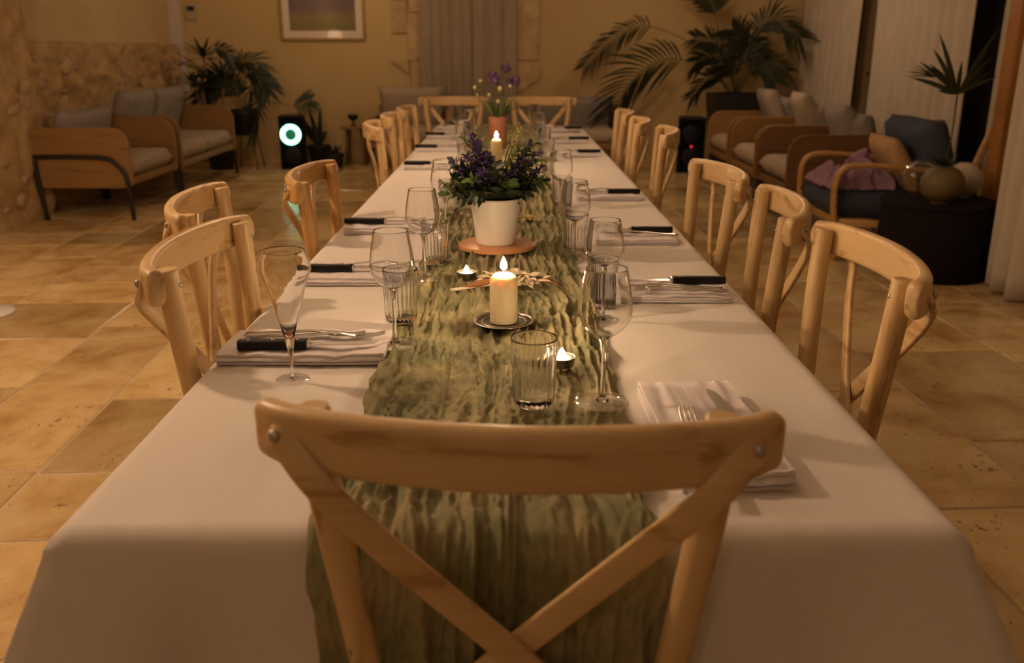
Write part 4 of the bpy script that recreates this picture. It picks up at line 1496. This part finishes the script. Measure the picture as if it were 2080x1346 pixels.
for (dx, dy, dz, r) in [(-0.088, 0.0, 0.322, 0.008), (-0.118, 0.0, 0.290, 0.009), (0.010, -0.04, 0.285, 0.011), (0.060, -0.02, 0.298, 0.008), (-0.045, -0.02, 0.255, 0.008), (0.0, -0.05, 0.225, 0.009), (-0.105, 0.0, 0.255, 0.006)]:
    MB().tube(smooth_path([(dx * 0.1, dy * 0.2, 0.13), (dx * 0.65, dy, dz * 0.72), (dx, dy, dz)], 4), 0.0011, 5, up=(0, 1, 0)).build('flower_stem', M['stem'], t)
    MB().ball((dx, dy, dz), (r, r, r * 1.1), 10, 7).build('bud', M['cream_bud'], t)

# dried bouquet on the runner
t = thing('dried_flower', 'flat dried white flower spray with brown pods behind the near candle', 'dried flower', (0.0, 1.786, RUN + 0.004))
rg = random.Random(9)
MB().tube(smooth_path([(-0.118, -0.040, 0.003), (-0.05, -0.025, 0.010), (0.03, 0.0, 0.012)], 4), 0.0022, 6, up=(0, 1, 0)).build('stalk', M['dry_petal'], t)
MB().tube(smooth_path([(-0.120, -0.028, 0.003), (-0.06, -0.020, 0.008), (0.0, 0.0, 0.012)], 4), 0.0016, 6, up=(0, 1, 0)).build('stalk', M['dry_petal'], t)
MB().lathe([(0, -0.032), (0.0045, -0.022), (0.0075, 0.0), (0.0065, 0.018), (0.002, 0.032), (0, 0.033)], 12).build('pod', M['dry_brown'], t, loc=(-0.062, -0.026, 0.014), rot=(0, R(80), R(12)))
for k in range(110):
    a = rg.uniform(0, 2 * PI)
    rr = rg.random() ** 0.6
    p = (0.010 + 0.062 * rr * math.cos(a), 0.008 + 0.040 * rr * math.sin(a), 0.012 + 0.014 * (1 - rr))
    mb = MB()
    leaf_quad(mb, p, (math.cos(a) + rg.uniform(-.5, .5), math.sin(a) + rg.uniform(-.5, .5), rg.uniform(-0.1, 0.6)), (0, 0, 1), rg.uniform(0.018, 0.030), rg.uniform(0.013, 0.020), 0.4, 0.25, 3)
    mb.build('petal', M['dry_petal'], t)
for k in range(8):
    a = R(-25 + 12 * k)
    mb = MB()
    leaf_quad(mb, (0.055, 0.0, 0.012), (math.cos(a), math.sin(a), 0.15), (0, 0, 1), rg.uniform(0.04, 0.06), 0.012, 0.3, 0.25, 3)
    mb.build('brown_leaf', M['dry_brown'], t)
# dried yellow sprig behind the pot
t = thing('dried_leaf', 'yellow dried leaf on the runner right of the white flower pot', 'dried flower', (0.058, 2.552, RUN + 0.004))
for k in range(9):
    a = R(-170 + 42 * k)
    mb = MB()
    leaf_quad(mb, (0.0, 0.0, 0.006), (math.cos(a), math.sin(a), 0.25), (0, 0, 1), rg.uniform(0.03, 0.05), 0.018, 0.3, 0.25, 3)
    mb.build('petal', M['dry_yellow'], t)


# ------------------------------------------------------------------ lounge furniture
def side_panel_poly(d0, d1, z0, z1, r):
    """profile in (y, z): front at d1 with a rounded upper corner"""
    pts = [(d0, z0), (d1 - 0.05, z0)]
    pts += [(d1 - 0.05 + 0.05 * math.sin(R(a)), z0 + 0.05 - 0.05 * math.cos(R(a))) for a in (30, 60, 90)]
    pts += [(d1 - r + r * math.cos(R(a)), z1 - r + r * math.sin(R(a))) for a in range(0, 91, 15)]
    pts += [(d0 + 0.03, z1), (d0 - 0.03, z1 - 0.02)]
    return pts


def lounge(name, label, cat, loc, rz, width, depth=0.72, ph=0.68, n=1, wood='veneer', seat='sofa_grey', cush='cushion_grey', frame=True, group=None, back_h=0.66, tall=0.86):
    """front toward +y, width along x, origin on the floor in the middle"""
    t = thing(name, label, cat, loc, rz, group)
    w2, d2 = width / 2, depth / 2
    for sx in (-1, 1):
        p = MB().prism(side_panel_poly(-d2, d2, 0.24, ph, 0.13), sx * w2 - 0.016, sx * w2 + 0.016, 'x').build('side_panel', M[wood], t, bevel=0.006, sharp=30)
        if frame:
            x_ = sx * (w2 + 0.030)
            pts = [(x_, -d2 + 0.02, 0.0), (x_, -d2 + 0.0, 0.25), (x_, -d2 - 0.01, 0.45), (x_, -d2 + 0.03, 0.475), (x_, d2 - 0.22, 0.470), (x_, d2 - 0.10, 0.42), (x_, d2 - 0.035, 0.30), (x_, d2 - 0.02, 0.0)]
            MB().tube(smooth_path(pts, 5), 0.018, 8, up=(1, 0, 0)).build('leg_frame', M['black_metal'], p)
        else:
            for yy in (-d2 + 0.05, d2 - 0.05):
                MB().tube([(sx * (w2 - 0.02), yy, 0.245), (sx * (w2 - 0.02), yy, 0.0)], [0.018, 0.013], 8, up=(0, 1, 0)).build('leg', M['black_metal'], t)
    MB().box((0, -d2 + 0.03, (0.30 + back_h) / 2), (width - 0.034, 0.03, back_h - 0.30)).build('back_panel', M[wood], t, smooth=False, bevel=0.005)
    MB().box((0, 0.0, 0.285), (width - 0.034, depth - 0.04, 0.05)).build('seat_base', M[wood], t, smooth=False, bevel=0.006)
    cw = (width - 0.05) / n
    for k in range(n):
        cx_ = -width / 2 + 0.025 + cw * (k + 0.5)
        MB().pillow((cx_, 0.02, 0.385), (cw - 0.01, depth - 0.06, 0.15), None, p=12, n=16, puff=0.35, seed=k).build('seat_cushion', M[seat], t, weld=True)
        m_ = Matrix.Rotation(R(74), 3, 'X')
        MB().pillow((cx_, -d2 + 0.14, 0.44 + (tall - 0.44) / 2), (cw - 0.03, tall - 0.42, 0.17), m_, p=6, n=14, puff=0.45, seed=k + 5).build('back_cushion', M[cush], t, weld=True)
    return t


# left: armchair and loveseat against the rubble wall, facing the table
lounge('lounge_armchair', 'oak sided lounge armchair with black tube legs, left before the stone pier', 'armchair', (-3.195, 7.24, 0), R(-90), 0.95, 0.70, 0.69, tall=0.80, seat='sofa_beige')
lounge('loveseat', 'oak sided loveseat with grey cushions behind the left armchair', 'sofa', (-3.19, 8.62, 0), R(-90), 1.56, 0.70, 0.70, n=2, tall=0.90, seat='sofa_beige')
# right: row of three armchairs facing the table
for (y, lab, wd, tl) in ((6.77, 'dark walnut sided lounge armchair, nearest of the three on the right', 'veneer_dark', 0.80), (7.64, 'lounge armchair with pale seat, middle of the three on the right', 'veneer', 0.82), (8.58, 'lounge armchair farthest back on the right, before the black planter', 'veneer', 0.83)):
    lounge('lounge_armchair', lab, 'armchair', (2.35, y, 0), R(90), 0.80, 0.74, 0.67, wood=wd, seat='sofa_beige', cush='cushion_grey', frame=False, group='lounge armchairs on the right', tall=tl)
# back: sofa under the niche
lounge('sofa', 'grey sofa with oak ends against the back wall behind the far chairs', 'sofa', (0.28, 9.72, 0), R(180), 1.80, 0.78, 0.66, n=2, seat='sofa_beige', cush='sofa_grey', frame=False, tall=0.76)
lounge('lounge_armchair', 'pale beige high backed armchair beside the stool at the back wall', 'armchair', (-1.06, 9.85, 0), R(180), 0.80, 0.70, 0.55, wood='veneer', seat='sofa_beige', cush='sofa_beige', frame=False, tall=0.86)


def cushion(label, loc, size, rot, mt, group=None, p=4):
    m_ = (Matrix.Rotation(rot[2], 3, 'Z') @ Matrix.Rotation(rot[1], 3, 'Y') @ Matrix.Rotation(rot[0], 3, 'X'))
    o = MB().pillow((0, 0, 0), size, m_, p=p, n=16, puff=0.5, seed=loc[0] * 3).build('throw_cushion', M[mt], weld=True)
    o.location = loc
    return tag(o, label, 'cushion', group)


cushion('pale throw cushion tilted on the farthest right armchair', (2.46, 8.40, 0.70), (0.44, 0.42, 0.14), (R(68), 0, R(80)), 'sofa_beige')
cushion('taupe throw cushion behind the pale one on the farthest right armchair', (2.55, 8.80, 0.70), (0.44, 0.42, 0.14), (R(66), 0, R(95)), 'cushion_grey')
cushion('light throw cushion leaning in the middle right armchair', (2.50, 7.58, 0.70), (0.50, 0.46, 0.15), (R(66), 0, R(85)), 'sofa_beige')
cushion('light grey throw cushion leaning in the walnut armchair', (2.52, 6.76, 0.665), (0.50, 0.44, 0.15), (R(66), 0, R(88)), 'cushion_grey')

# blue lounge chair with bent wooden arms
t = thing('easy_chair', 'navy easy chair with bent wooden arms in front of the curtain', 'armchair', (2.38, 5.70, 0), R(90))
for sx in (-1, 1):
    x_ = sx * 0.33
    pts = [(x_, 0.36, 0.0), (x_, 0.385, 0.20), (x_, 0.405, 0.42), (x_, 0.385, 0.535), (x_, 0.30, 0.578), (x_, 0.10, 0.572), (x_, -0.15, 0.548), (x_, -0.40, 0.525)]
    p = MB().sweep(smooth_path(pts, 6), rrect(0.026, 0.014, 0.008, 2), (1, 0, 0)).build('arm', M['armwood'], t)
    MB().sweep([(x_, 0.385, 0.235), (x_, -0.05, 0.215), (x_, -0.40, 0.20)], rrect(0.014, 0.024, 0.008, 2), (1, 0, 0)).build('side_rail', M['armwood'], p)
    MB().sweep(smooth_path([(x_, -0.30, 0.0), (x_, -0.36, 0.25), (x_, -0.42, 0.55), (x_, -0.50, 0.80)], 4), rrect(0.014, 0.022, 0.008, 2), (1, 0, 0)).build('rear_post', M['armwood'], t)
for yy, zz in ((0.33, 0.22), (-0.36, 0.20)):
    MB().box((0, yy, zz), (0.66, 0.03, 0.05)).build('cross_rail', M['armwood'], t, smooth=False, bevel=0.006)
MB().pillow((0, 0.03, 0.325), (0.61, 0.76, 0.20), Matrix.Rotation(R(4), 3, 'X'), p=10, n=18, puff=0.35).build('seat_cushion', M['blue'], t, weld=True)
MB().pillow((0, -0.235, 0.60), (0.66, 0.50, 0.19), Matrix.Rotation(R(72), 3, 'X'), p=8, n=18, puff=0.38).build('back_cushion', M['blue'], t, weld=True)
cushion('tan throw cushion on the navy easy chair', (2.435, 5.66, 0.56), (0.48, 0.38, 0.13), (R(62), 0, R(86)), 'tan')


def heap(label, loc, seed=0):
    def fn(u, v):
        a, b = (u - 0.5) * 2, (v - 0.5) * 2
        x_ = 0.20 * a + 0.04 * nz(a * 3, b * 3, seed)
        y_ = 0.27 * b + 0.05 * nz(a * 3, b * 3, seed + 3)
        edge = max(abs(a), abs(b))
        f = 0.5 + 0.5 * math.sin(a * 7 + 3.5 * nz(a * 1.5, b * 1.5, seed + 6))
        g = 0.5 + 0.5 * math.sin(b * 6 + 3.5 * nz(a * 2, b * 1.5, seed + 9))
        z_ = (1 - edge ** 3) * (0.05 + 0.10 * f * (0.5 + 0.5 * g) + 0.05 * g) + 0.10 * max(0, a) * (1 - abs(b))
        return (x_, y_, z_ + 0.004 + 0.012 * nz(a * 6, b * 6, 2) * (1 - edge))
    o = MB().grid(70, 70, fn).build('throw_blanket', M['lilac'])
    o.location = loc
    m_ = o.modifiers.new('thick', 'SOLIDIFY')
    m_.thickness = 0.008
    return tag(o, label, 'blanket')


heap('crumpled lilac blanket on the seat of the navy easy chair', (2.17, 5.68, 0.425), 2)

# drum table with round vases
t = thing('drum_table', 'black round drum table in front of the pale curtain', 'side table', (2.455, 5.03, 0))
MB().lathe([(0, 0), (0.295, 0), (0.305, 0.01), (0.31, 0.20), (0.305, 0.40), (0.0, 0.40)], 56).build('body', M['black_fabric'], t, sharp=50)
MB().lathe([(0, 0.40), (0.305, 0.40), (0.312, 0.408), (0.312, 0.422), (0.305, 0.43), (0, 0.43)], 56).build('top', M['black_fabric'], t, sharp=50)


def ball_vase(name, label, loc, r, mt, cat, mouth=0.03, sq=0.9):
    prof = [(0, 0), (r * 0.45, 0.0)]
    for k in range(2, 15):
        a = -PI / 2 + PI * k / 16
        prof.append((max(mouth, r * math.cos(a)), r * sq * (1 + math.sin(a))))
    prof.append((mouth, r * sq * 2.0))
    inner = [(max(0.001, q - 0.004), z + (0.004 if i < 2 else 0)) for i, (q, z) in enumerate(prof)]
    o = MB().lathe(prof + list(reversed(inner[1:])) + [(0, 0.004)], 40).build(name, M[mt])
    o.location = loc
    return tag(o, label, cat)


DT = 0.4305
ball_vase('glass_vase', 'clear round glass vase on the drum table, left of the olive one', (2.385, 5.165, DT), 0.112, 'smoke_glass', 'vase')
ball_vase('round_vase', 'chalk white round vase on the drum table, nearest the wooden door post', (2.620, 5.125, DT), 0.108, 'white_ball', 'vase')
t = thing('round_vase', 'olive brown round vase with spiky greenery and one tall palm leaf', 'vase', (2.395, 4.90, DT))
r = 0.117
prof = [(0, 0), (r * 0.45, 0.0)] + [(max(0.035, r * math.cos(-PI / 2 + PI * k / 16)), r * 0.9 * (1 + math.sin(-PI / 2 + PI * k / 16))) for k in range(2, 15)]
MB().lathe(prof + [(0.03, r * 1.74), (0.0, r * 1.70)], 40).build('body', M['olive'], t)
rg = random.Random(31)
for k in range(26):
    a = rg.uniform(0, 2 * PI)
    mb = MB()
    leaf_quad(mb, (0, 0, 0.195), (math.cos(a), math.sin(a), rg.uniform(0.25, 1.3)), (0, 0, 1), rg.uniform(0.07, 0.115), 0.014, 0.3, 0.1, 3)
    mb.build('spiky_leaf', M['leaf_dark'], t)
for k in range(7):
    mb = MB()
    leaf_quad(mb, (0, 0, 0.195), (-1, 0.1 * k - 0.3, 0.45 + 0.09 * k), (0, 0, 1), rg.uniform(0.14, 0.20), 0.010, 0.3, 0.1, 3)
    mb.build('spiky_leaf', M['leaf_dark'], t)
MB().tube(smooth_path([(0.0, 0.0, 0.19), (0.012, 0, 0.38), (0.010, 0, 0.60)], 6), 0.0042, 6, up=(0, 1, 0)).build('tall_stem', M['leaf_dark'], t)
fan = [(-0.95, 0.28, 0.10), (-0.85, 0.42, 0.24), (-0.60, 0.55, 0.26), (-0.48, 0.80, 0.28), (-0.30, 1.0, 0.34), (0.38, 1.0, 0.34), (0.46, 0.80, 0.24), (0.66, 0.55, 0.20), (0.75, 0.42, 0.18), (-0.72, 0.65, 0.27), (0.1, 1.0, 0.16), (0.58, 0.9, 0.22), (0.85, 0.62, 0.17)]
for k, (dx, dz, l) in enumerate(fan):
    mb = MB()
    leaf_quad(mb, (0.010, 0, 0.585), (dx, 0.25 * math.sin(k * 2.1), dz), (0, 1, 0.2), l * 1.12, 0.026, 0.3, 0.12 if dx < 0 else 0.02, 5)
    mb.build('palm_leaflet', M['palm'], t)
for k, (dx, dz) in enumerate(((-0.9, 0.35), (-0.95, 0.55), (-0.8, 0.62), (-0.97, 0.22), (-1.0, 0.42))):
    mb = MB()
    leaf_quad(mb, (-0.12, 0.0, 0.67), (dx, 0.1 * k - 0.2, dz), (0, 1, 0.2), 0.16, 0.008, 0.3, 0.2, 3)
    mb.build('palm_leaflet', M['palm'], t)


# speakers
def speaker(loc, rz, label, led):
    t = thing('loudspeaker', label, 'speaker', loc, rz, 'floor loudspeakers')
    poly = [(-0.13, -0.15), (0.13, -0.15), (0.145, -0.13), (0.115, 0.15), (-0.115, 0.15), (-0.145, -0.13)]
    MB().prism(poly, 0.0, 0.57, 'z').build('cabinet', M['black_plastic'], t, smooth=False, bevel=0.01)
    g = MB().box((0, -0.151, 0.285), (0.245, 0.008, 0.53)).build('grille', M['grille'], t, smooth=False, bevel=0.003)
    if led == 'ring':
        # woofer with a lit ring
        for zz, rr in ((0.375, 0.108),):
            MB().lathe([(rr * 0.56, 0.0), (rr, 0.0), (rr, 0.006), (rr * 0.56, 0.006)], 48, close=True).build('light_ring', M['led_white'], t, loc=(-0.018, -0.156, zz), rot=(R(90), 0, 0))
            MB().lathe([(0, 0.0), (rr * 0.54, 0.0), (rr * 0.5, 0.004), (rr * 0.2, 0.008), (0, 0.009)], 40).build('driver_cone', M['led_green'], t, loc=(-0.018, -0.156, zz), rot=(R(90), 0, 0))
        MB().lathe([(0, 0), (0.10, 0.0), (0.092, 0.004), (0.03, 0.001), (0, 0.004)], 40).build('driver_cone', M['black_plastic'], t, loc=(-0.01, -0.156, 0.15), rot=(R(90), 0, 0))
    else:
        for zz in (0.40, 0.16):
            MB().lathe([(0, 0), (0.10, 0.0), (0.092, 0.004), (0.03, 0.001), (0, 0.004)], 40).build('driver_cone', M['black_plastic'], t, loc=(0, -0.156, zz), rot=(R(90), 0, 0))
        MB().ball((0.0, -0.158, 0.275), (0.014, 0.006, 0.014), 12, 8).build('status_light', M['led_red'], t)
    for sx in (-1, 1):
        MB().box((sx * 0.146, 0.0, 0.42), (0.012, 0.10, 0.03)).build('handle', M['black_plastic'], t, smooth=False, bevel=0.003)
    return t


speaker((-2.34, 9.86, 0), R(8), 'black loudspeaker with a glowing white green ring, left by the plants', 'ring')
speaker((1.93, 9.58, 0), R(-6), 'black loudspeaker with a small red light, right of the table', 'red')

# planter with the tall palm
PX, PY = 2.44, 9.78
t = thing('potted_palm', 'large palm in a tall black planter in the far right corner', 'potted plant', (PX, PY, 0))
MB().prism([(-0.21, -0.2), (0.21, -0.2), (0.21, 0.2), (-0.21, 0.2)], 0, 0.02, 'z').add(
    [(-0.21, -0.2, 0.02), (0.21, -0.2, 0.02), (0.21, 0.2, 0.02), (-0.21, 0.2, 0.02), (-0.28, -0.25, 0.80), (0.28, -0.25, 0.80), (0.28, 0.25, 0.80), (-0.28, 0.25, 0.80),
     (-0.25, -0.22, 0.80), (0.25, -0.22, 0.80), (0.25, 0.22, 0.80), (-0.25, 0.22, 0.80), (-0.25, -0.22, 0.74), (0.25, -0.22, 0.74), (0.25, 0.22, 0.74), (-0.25, 0.22, 0.74)],
    [(0, 1, 5, 4), (1, 2, 6, 5), (2, 3, 7, 6), (3, 0, 4, 7), (4, 5, 9, 8), (5, 6, 10, 9), (6, 7, 11, 10), (7, 4, 8, 11), (8, 9, 13, 12), (9, 10, 14, 13), (10, 11, 15, 14), (11, 8, 12, 15)]).build('planter', M['black_pot'], t, smooth=False)
MB().box((0, 0, 0.735), (0.49, 0.43, 0.03)).build('soil', M['soil'], t, smooth=False)


def px(u, v, dy=0.0):
    k = 0.00545
    return ((u - 1492) * k, dy, 0.80 + (187 - v) * k)


fr = [
    ([(1478, 190), (1440, 130), (1385, 88), (1300, 62), (1240, 90), (1190, 140)], 0.0, 24, 0.20, 0.022, 0.55, 0.35),
    ([(1480, 190), (1440, 150), (1385, 125), (1325, 128), (1275, 165), (1240, 225)], -0.25, 22, 0.42, 0.030, 0.42, 0.30),
    ([(1490, 190), (1465, 120), (1445, 60), (1430, 20), (1395, -20)], 0.05, 16, 0.26, 0.036, 0.60, 0.20),
    ([(1495, 190), (1505, 120), (1520, 70), (1550, 52), (1600, 85)], -0.10, 20, 0.30, 0.030, 0.45, 0.35),
    ([(1495, 190), (1515, 140), (1545, 125), (1595, 148)], 0.1, 16, 0.22, 0.026, 0.35, 0.25),
    ([(1485, 190), (1460, 165), (1430, 160), (1395, 195)], -0.2, 14, 0.20, 0.032, 0.35, 0.25),
    ([(1488, 190), (1475, 130), (1450, 95), (1405, 85)], 0.1, 18, 0.24, 0.028, 0.30, 0.30),
    ([(1490, 190), (1490, 120), (1485, 85), (1470, 70)], -0.1, 18, 0.26, 0.032, 0.30, 0.25),
    ([(1492, 190), (1500, 130), (1510, 95), (1530, 95)], 0.1, 18, 0.26, 0.032, 0.30, 0.25),
    ([(1488, 190), (1470, 145), (1440, 118), (1405, 128)], -0.15, 18, 0.25, 0.032, 0.30, 0.30),
    ([(1494, 190), (1510, 150), (1530, 140), (1555, 165)], -0.2, 16, 0.22, 0.032, 0.30, 0.30),
    ([(1490, 190), (1480, 150), (1465, 140), (1440, 150)], -0.25, 16, 0.22, 0.032, 0.25, 0.30)]
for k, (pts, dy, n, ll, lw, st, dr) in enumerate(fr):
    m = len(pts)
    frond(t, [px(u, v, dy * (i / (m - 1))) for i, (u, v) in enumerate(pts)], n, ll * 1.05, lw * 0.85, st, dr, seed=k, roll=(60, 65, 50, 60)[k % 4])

# left plants: canes with strap leaves, and an arching palm beside
t = thing('potted_dracaena', 'spiky dracaena behind the loveseat in the left corner', 'potted plant', (-3.12, 9.80, 0))
MB().lathe([(0, 0), (0.13, 0), (0.17, 0.30), (0.18, 0.34), (0.16, 0.34), (0.15, 0.29), (0, 0.28)], 28).build('pot', M['black_pot'], t)
rg = random.Random(77)
for k, (dx, dy, dz, n, l) in enumerate(((-0.10, 0.0, 1.18, 22, 0.36), (-0.20, -0.1, 0.92, 18, 0.30), (0.12, -0.1, 0.95, 20, 0.36), (-0.10, -0.15, 0.86, 18, 0.34))):
    cane = MB().tube(smooth_path([(dx * 0.1, dy * 0.1, 0.28), (dx * 0.6, dy, dz * 0.6), (dx, dy, dz)], 4), 0.014, 8, up=(0, 1, 0)).build('cane', M['darkwood'], t)
    for q in range(n):
        a = rg.uniform(0, 2 * PI)
        mb = MB()
        leaf_quad(mb, (dx, dy, dz - 0.02), (math.cos(a), 0.7 * math.sin(a), rg.uniform(-0.1, 1.5)), (0, 0, 1), l * rg.uniform(0.7, 1.1), 0.030, 0.3, 0.30, 5)
        mb.build('strap_leaf', M['palm'], cane)
mb = MB()
for q, (dx, dz) in enumerate(((-1.0, 0.62), (-1.0, 0.5), (-0.8, 0.75))):
    b_ = MB()
    leaf_quad(b_, (-0.08, 0, 1.0), (dx, -0.2, dz), (0, 0, 1), 0.46, 0.05, 0.3, 0.15, 5)
    b_.build('strap_leaf', M['palm'], t)

t = thing('potted_palm', 'arching potted palm on a thin stand left of the glowing speaker', 'potted plant', (-2.85, 9.85, 0))
MB().lathe([(0, 0.36), (0.12, 0.36), (0.16, 0.60), (0.165, 0.63), (0.15, 0.63), (0.14, 0.59), (0, 0.58)], 28).build('pot', M['black_pot'], t)
for k in range(4):
    a = PI / 4 + k * PI / 2
    MB().tube([(0.12 * math.cos(a), 0.12 * math.sin(a), 0.37), (0.19 * math.cos(a), 0.19 * math.sin(a), 0.0)], 0.010, 6, up=(0, 1, 0)).build('stand_leg', M['darkwood'], t)


def px2(u, v, dy=0.0):
    k = 0.00545
    return ((u - 505) * k, dy, 0.55 + (232 - v) * k)


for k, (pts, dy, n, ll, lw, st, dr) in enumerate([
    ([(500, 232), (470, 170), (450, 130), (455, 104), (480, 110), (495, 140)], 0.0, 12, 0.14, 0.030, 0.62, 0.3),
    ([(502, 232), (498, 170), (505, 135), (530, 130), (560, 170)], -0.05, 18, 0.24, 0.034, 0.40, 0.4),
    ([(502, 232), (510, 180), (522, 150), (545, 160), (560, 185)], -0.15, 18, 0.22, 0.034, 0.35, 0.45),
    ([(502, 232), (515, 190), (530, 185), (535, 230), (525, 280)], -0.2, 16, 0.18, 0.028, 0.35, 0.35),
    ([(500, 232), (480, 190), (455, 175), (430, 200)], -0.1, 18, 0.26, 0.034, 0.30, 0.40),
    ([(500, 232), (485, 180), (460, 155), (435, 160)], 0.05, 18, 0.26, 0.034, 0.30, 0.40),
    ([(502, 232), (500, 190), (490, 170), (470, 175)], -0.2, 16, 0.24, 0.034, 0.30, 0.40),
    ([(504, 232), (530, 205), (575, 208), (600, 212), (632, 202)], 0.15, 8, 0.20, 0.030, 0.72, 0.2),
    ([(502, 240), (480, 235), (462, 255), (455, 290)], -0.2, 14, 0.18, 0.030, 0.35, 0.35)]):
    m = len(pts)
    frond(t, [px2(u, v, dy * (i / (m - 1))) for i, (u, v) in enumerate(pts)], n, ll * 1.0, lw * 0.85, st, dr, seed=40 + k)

t = thing('leafy_plant', 'dark plant with long drooping leaves right behind the glowing speaker', 'potted plant', (-2.13, 10.14, 0))
MB().lathe([(0, 0), (0.10, 0), (0.13, 0.20), (0.135, 0.22), (0.12, 0.22), (0.11, 0.19), (0, 0.18)], 24).build('pot', M['black_pot'], t)
rg = random.Random(3)
for k, (dx, dz, l, dr) in enumerate(((-0.55, 1.0, 0.62, 0.15), (-0.75, 0.9, 0.66, 0.25), (0.1, 1.0, 0.60, 0.1), (0.15, 1.0, 0.48, 0.3), (-0.2, 1.0, 0.66, 0.2), (0.35, 0.9, 0.40, 0.4), (-0.3, 0.9, 0.44, 0.3), (0.25, 0.7, 0.38, 0.5))):
    b_ = MB()
    leaf_quad(b_, (0.0, 0.0, 0.19), (dx * 0.8, -0.10 + 0.05 * (k % 3), dz), (0.2, 1, 0), l * 0.85, 0.055, 0.3, dr, 5)
    b_.build('strap_leaf', M['palm'], t)
t = thing('small_potted_plant', 'small dark potted plant on the floor between speaker and stool', 'potted plant', (-1.93, 9.94, 0))
MB().lathe([(0, 0), (0.09, 0), (0.11, 0.13), (0.115, 0.15), (0.10, 0.15), (0.095, 0.12), (0, 0.12)], 24).build('pot', M['black_pot'], t)
for k in range(12):
    a = rg.uniform(0, 2 * PI)
    b_ = MB()
    leaf_quad(b_, (0.02 * math.cos(a), 0.02 * math.sin(a), 0.12), (0.7 * math.cos(a), 0.4 * math.sin(a), rg.uniform(0.5, 1.1)), (0, 0, 1), rg.uniform(0.12, 0.22), 0.03, 0.3, 0.2, 3)
    b_.build('leaf', M['palm'], t)

# stool with a bowl
t = thing('stool', 'small wooden stool against the back wall carrying a black goblet', 'stool', (-1.72, 10.18, 0))
MB().lathe([(0, 0.40), (0.165, 0.40), (0.17, 0.405), (0.17, 0.425), (0, 0.43)], 32).build('seat', M['framewood'], t, sharp=50)
for k in range(4):
    a = PI / 4 + k * PI / 2
    MB().tube([(0.11 * math.cos(a), 0.11 * math.sin(a), 0.405), (0.15 * math.cos(a), 0.15 * math.sin(a), 0.0)], [0.02, 0.015], 8, up=(0, 1, 0)).build('leg', M['darkwood'], t)
o = MB().lathe([(0, 0), (0.04, 0), (0.042, 0.005), (0.010, 0.012), (0.009, 0.05), (0.03, 0.062), (0.055, 0.085), (0.060, 0.12), (0.054, 0.12), (0.045, 0.088), (0, 0.07)], 28).build('goblet', M['black_plastic'])
o.location = (-1.74, 10.18, 0.4305)
tag(o, 'black goblet standing on the small wooden stool', 'bowl')

# ------------------------------------------------------------------ wall pieces
t = thing('framed_picture', 'framed landscape picture with a pale mat on the back wall', 'picture', (-2.065, YB - 0.002, 1.34))
W_, H_, fw, mw = 0.94, 0.82, 0.028, 0.075
for (c_, d_) in (((0, -0.018, fw / 2), (W_, 0.034, fw)), ((0, -0.018, H_ - fw / 2), (W_, 0.034, fw)), ((-W_ / 2 + fw / 2, -0.018, H_ / 2), (fw, 0.034, H_ - 2 * fw)), ((W_ / 2 - fw / 2, -0.018, H_ / 2), (fw, 0.034, H_ - 2 * fw))):
    MB().box(c_, d_).build('frame_bar', M['framewood'], t, smooth=False, bevel=0.004)
MB().box((0, -0.008, H_ / 2), (W_ - 2 * fw + 0.01, 0.006, H_ - 2 * fw + 0.01)).build('mat_board', M['mat_board'], t, smooth=False)
MB().box((0, 0, (H_ - 2 * fw - 2 * mw) / 2), (W_ - 2 * fw - 2 * mw, 0.003, H_ - 2 * fw - 2 * mw)).build('print', M['painting'], t, smooth=False, loc=(0, -0.0130, fw + mw))
MB().add([(-W_ / 2 + fw, -0.022, fw), (W_ / 2 - fw, -0.022, fw), (W_ / 2 - fw, -0.022, H_ - fw), (-W_ / 2 + fw, -0.022, H_ - fw)], [(0, 1, 2, 3)]).build('glazing', M['picture_glass'], t, smooth=False)
t = thing('thermostat', 'small wall thermostat with a dark display beside the white corner post', 'thermostat', (-3.51, YB - 0.002, 1.56))
MB().box((0, -0.014, 0.08), (0.115, 0.026, 0.16)).build('case', M['thermo'], t, smooth=False, bevel=0.006)
MB().box((0, -0.029, 0.115), (0.075, 0.004, 0.05)).build('display', M['screen'], t, smooth=False)
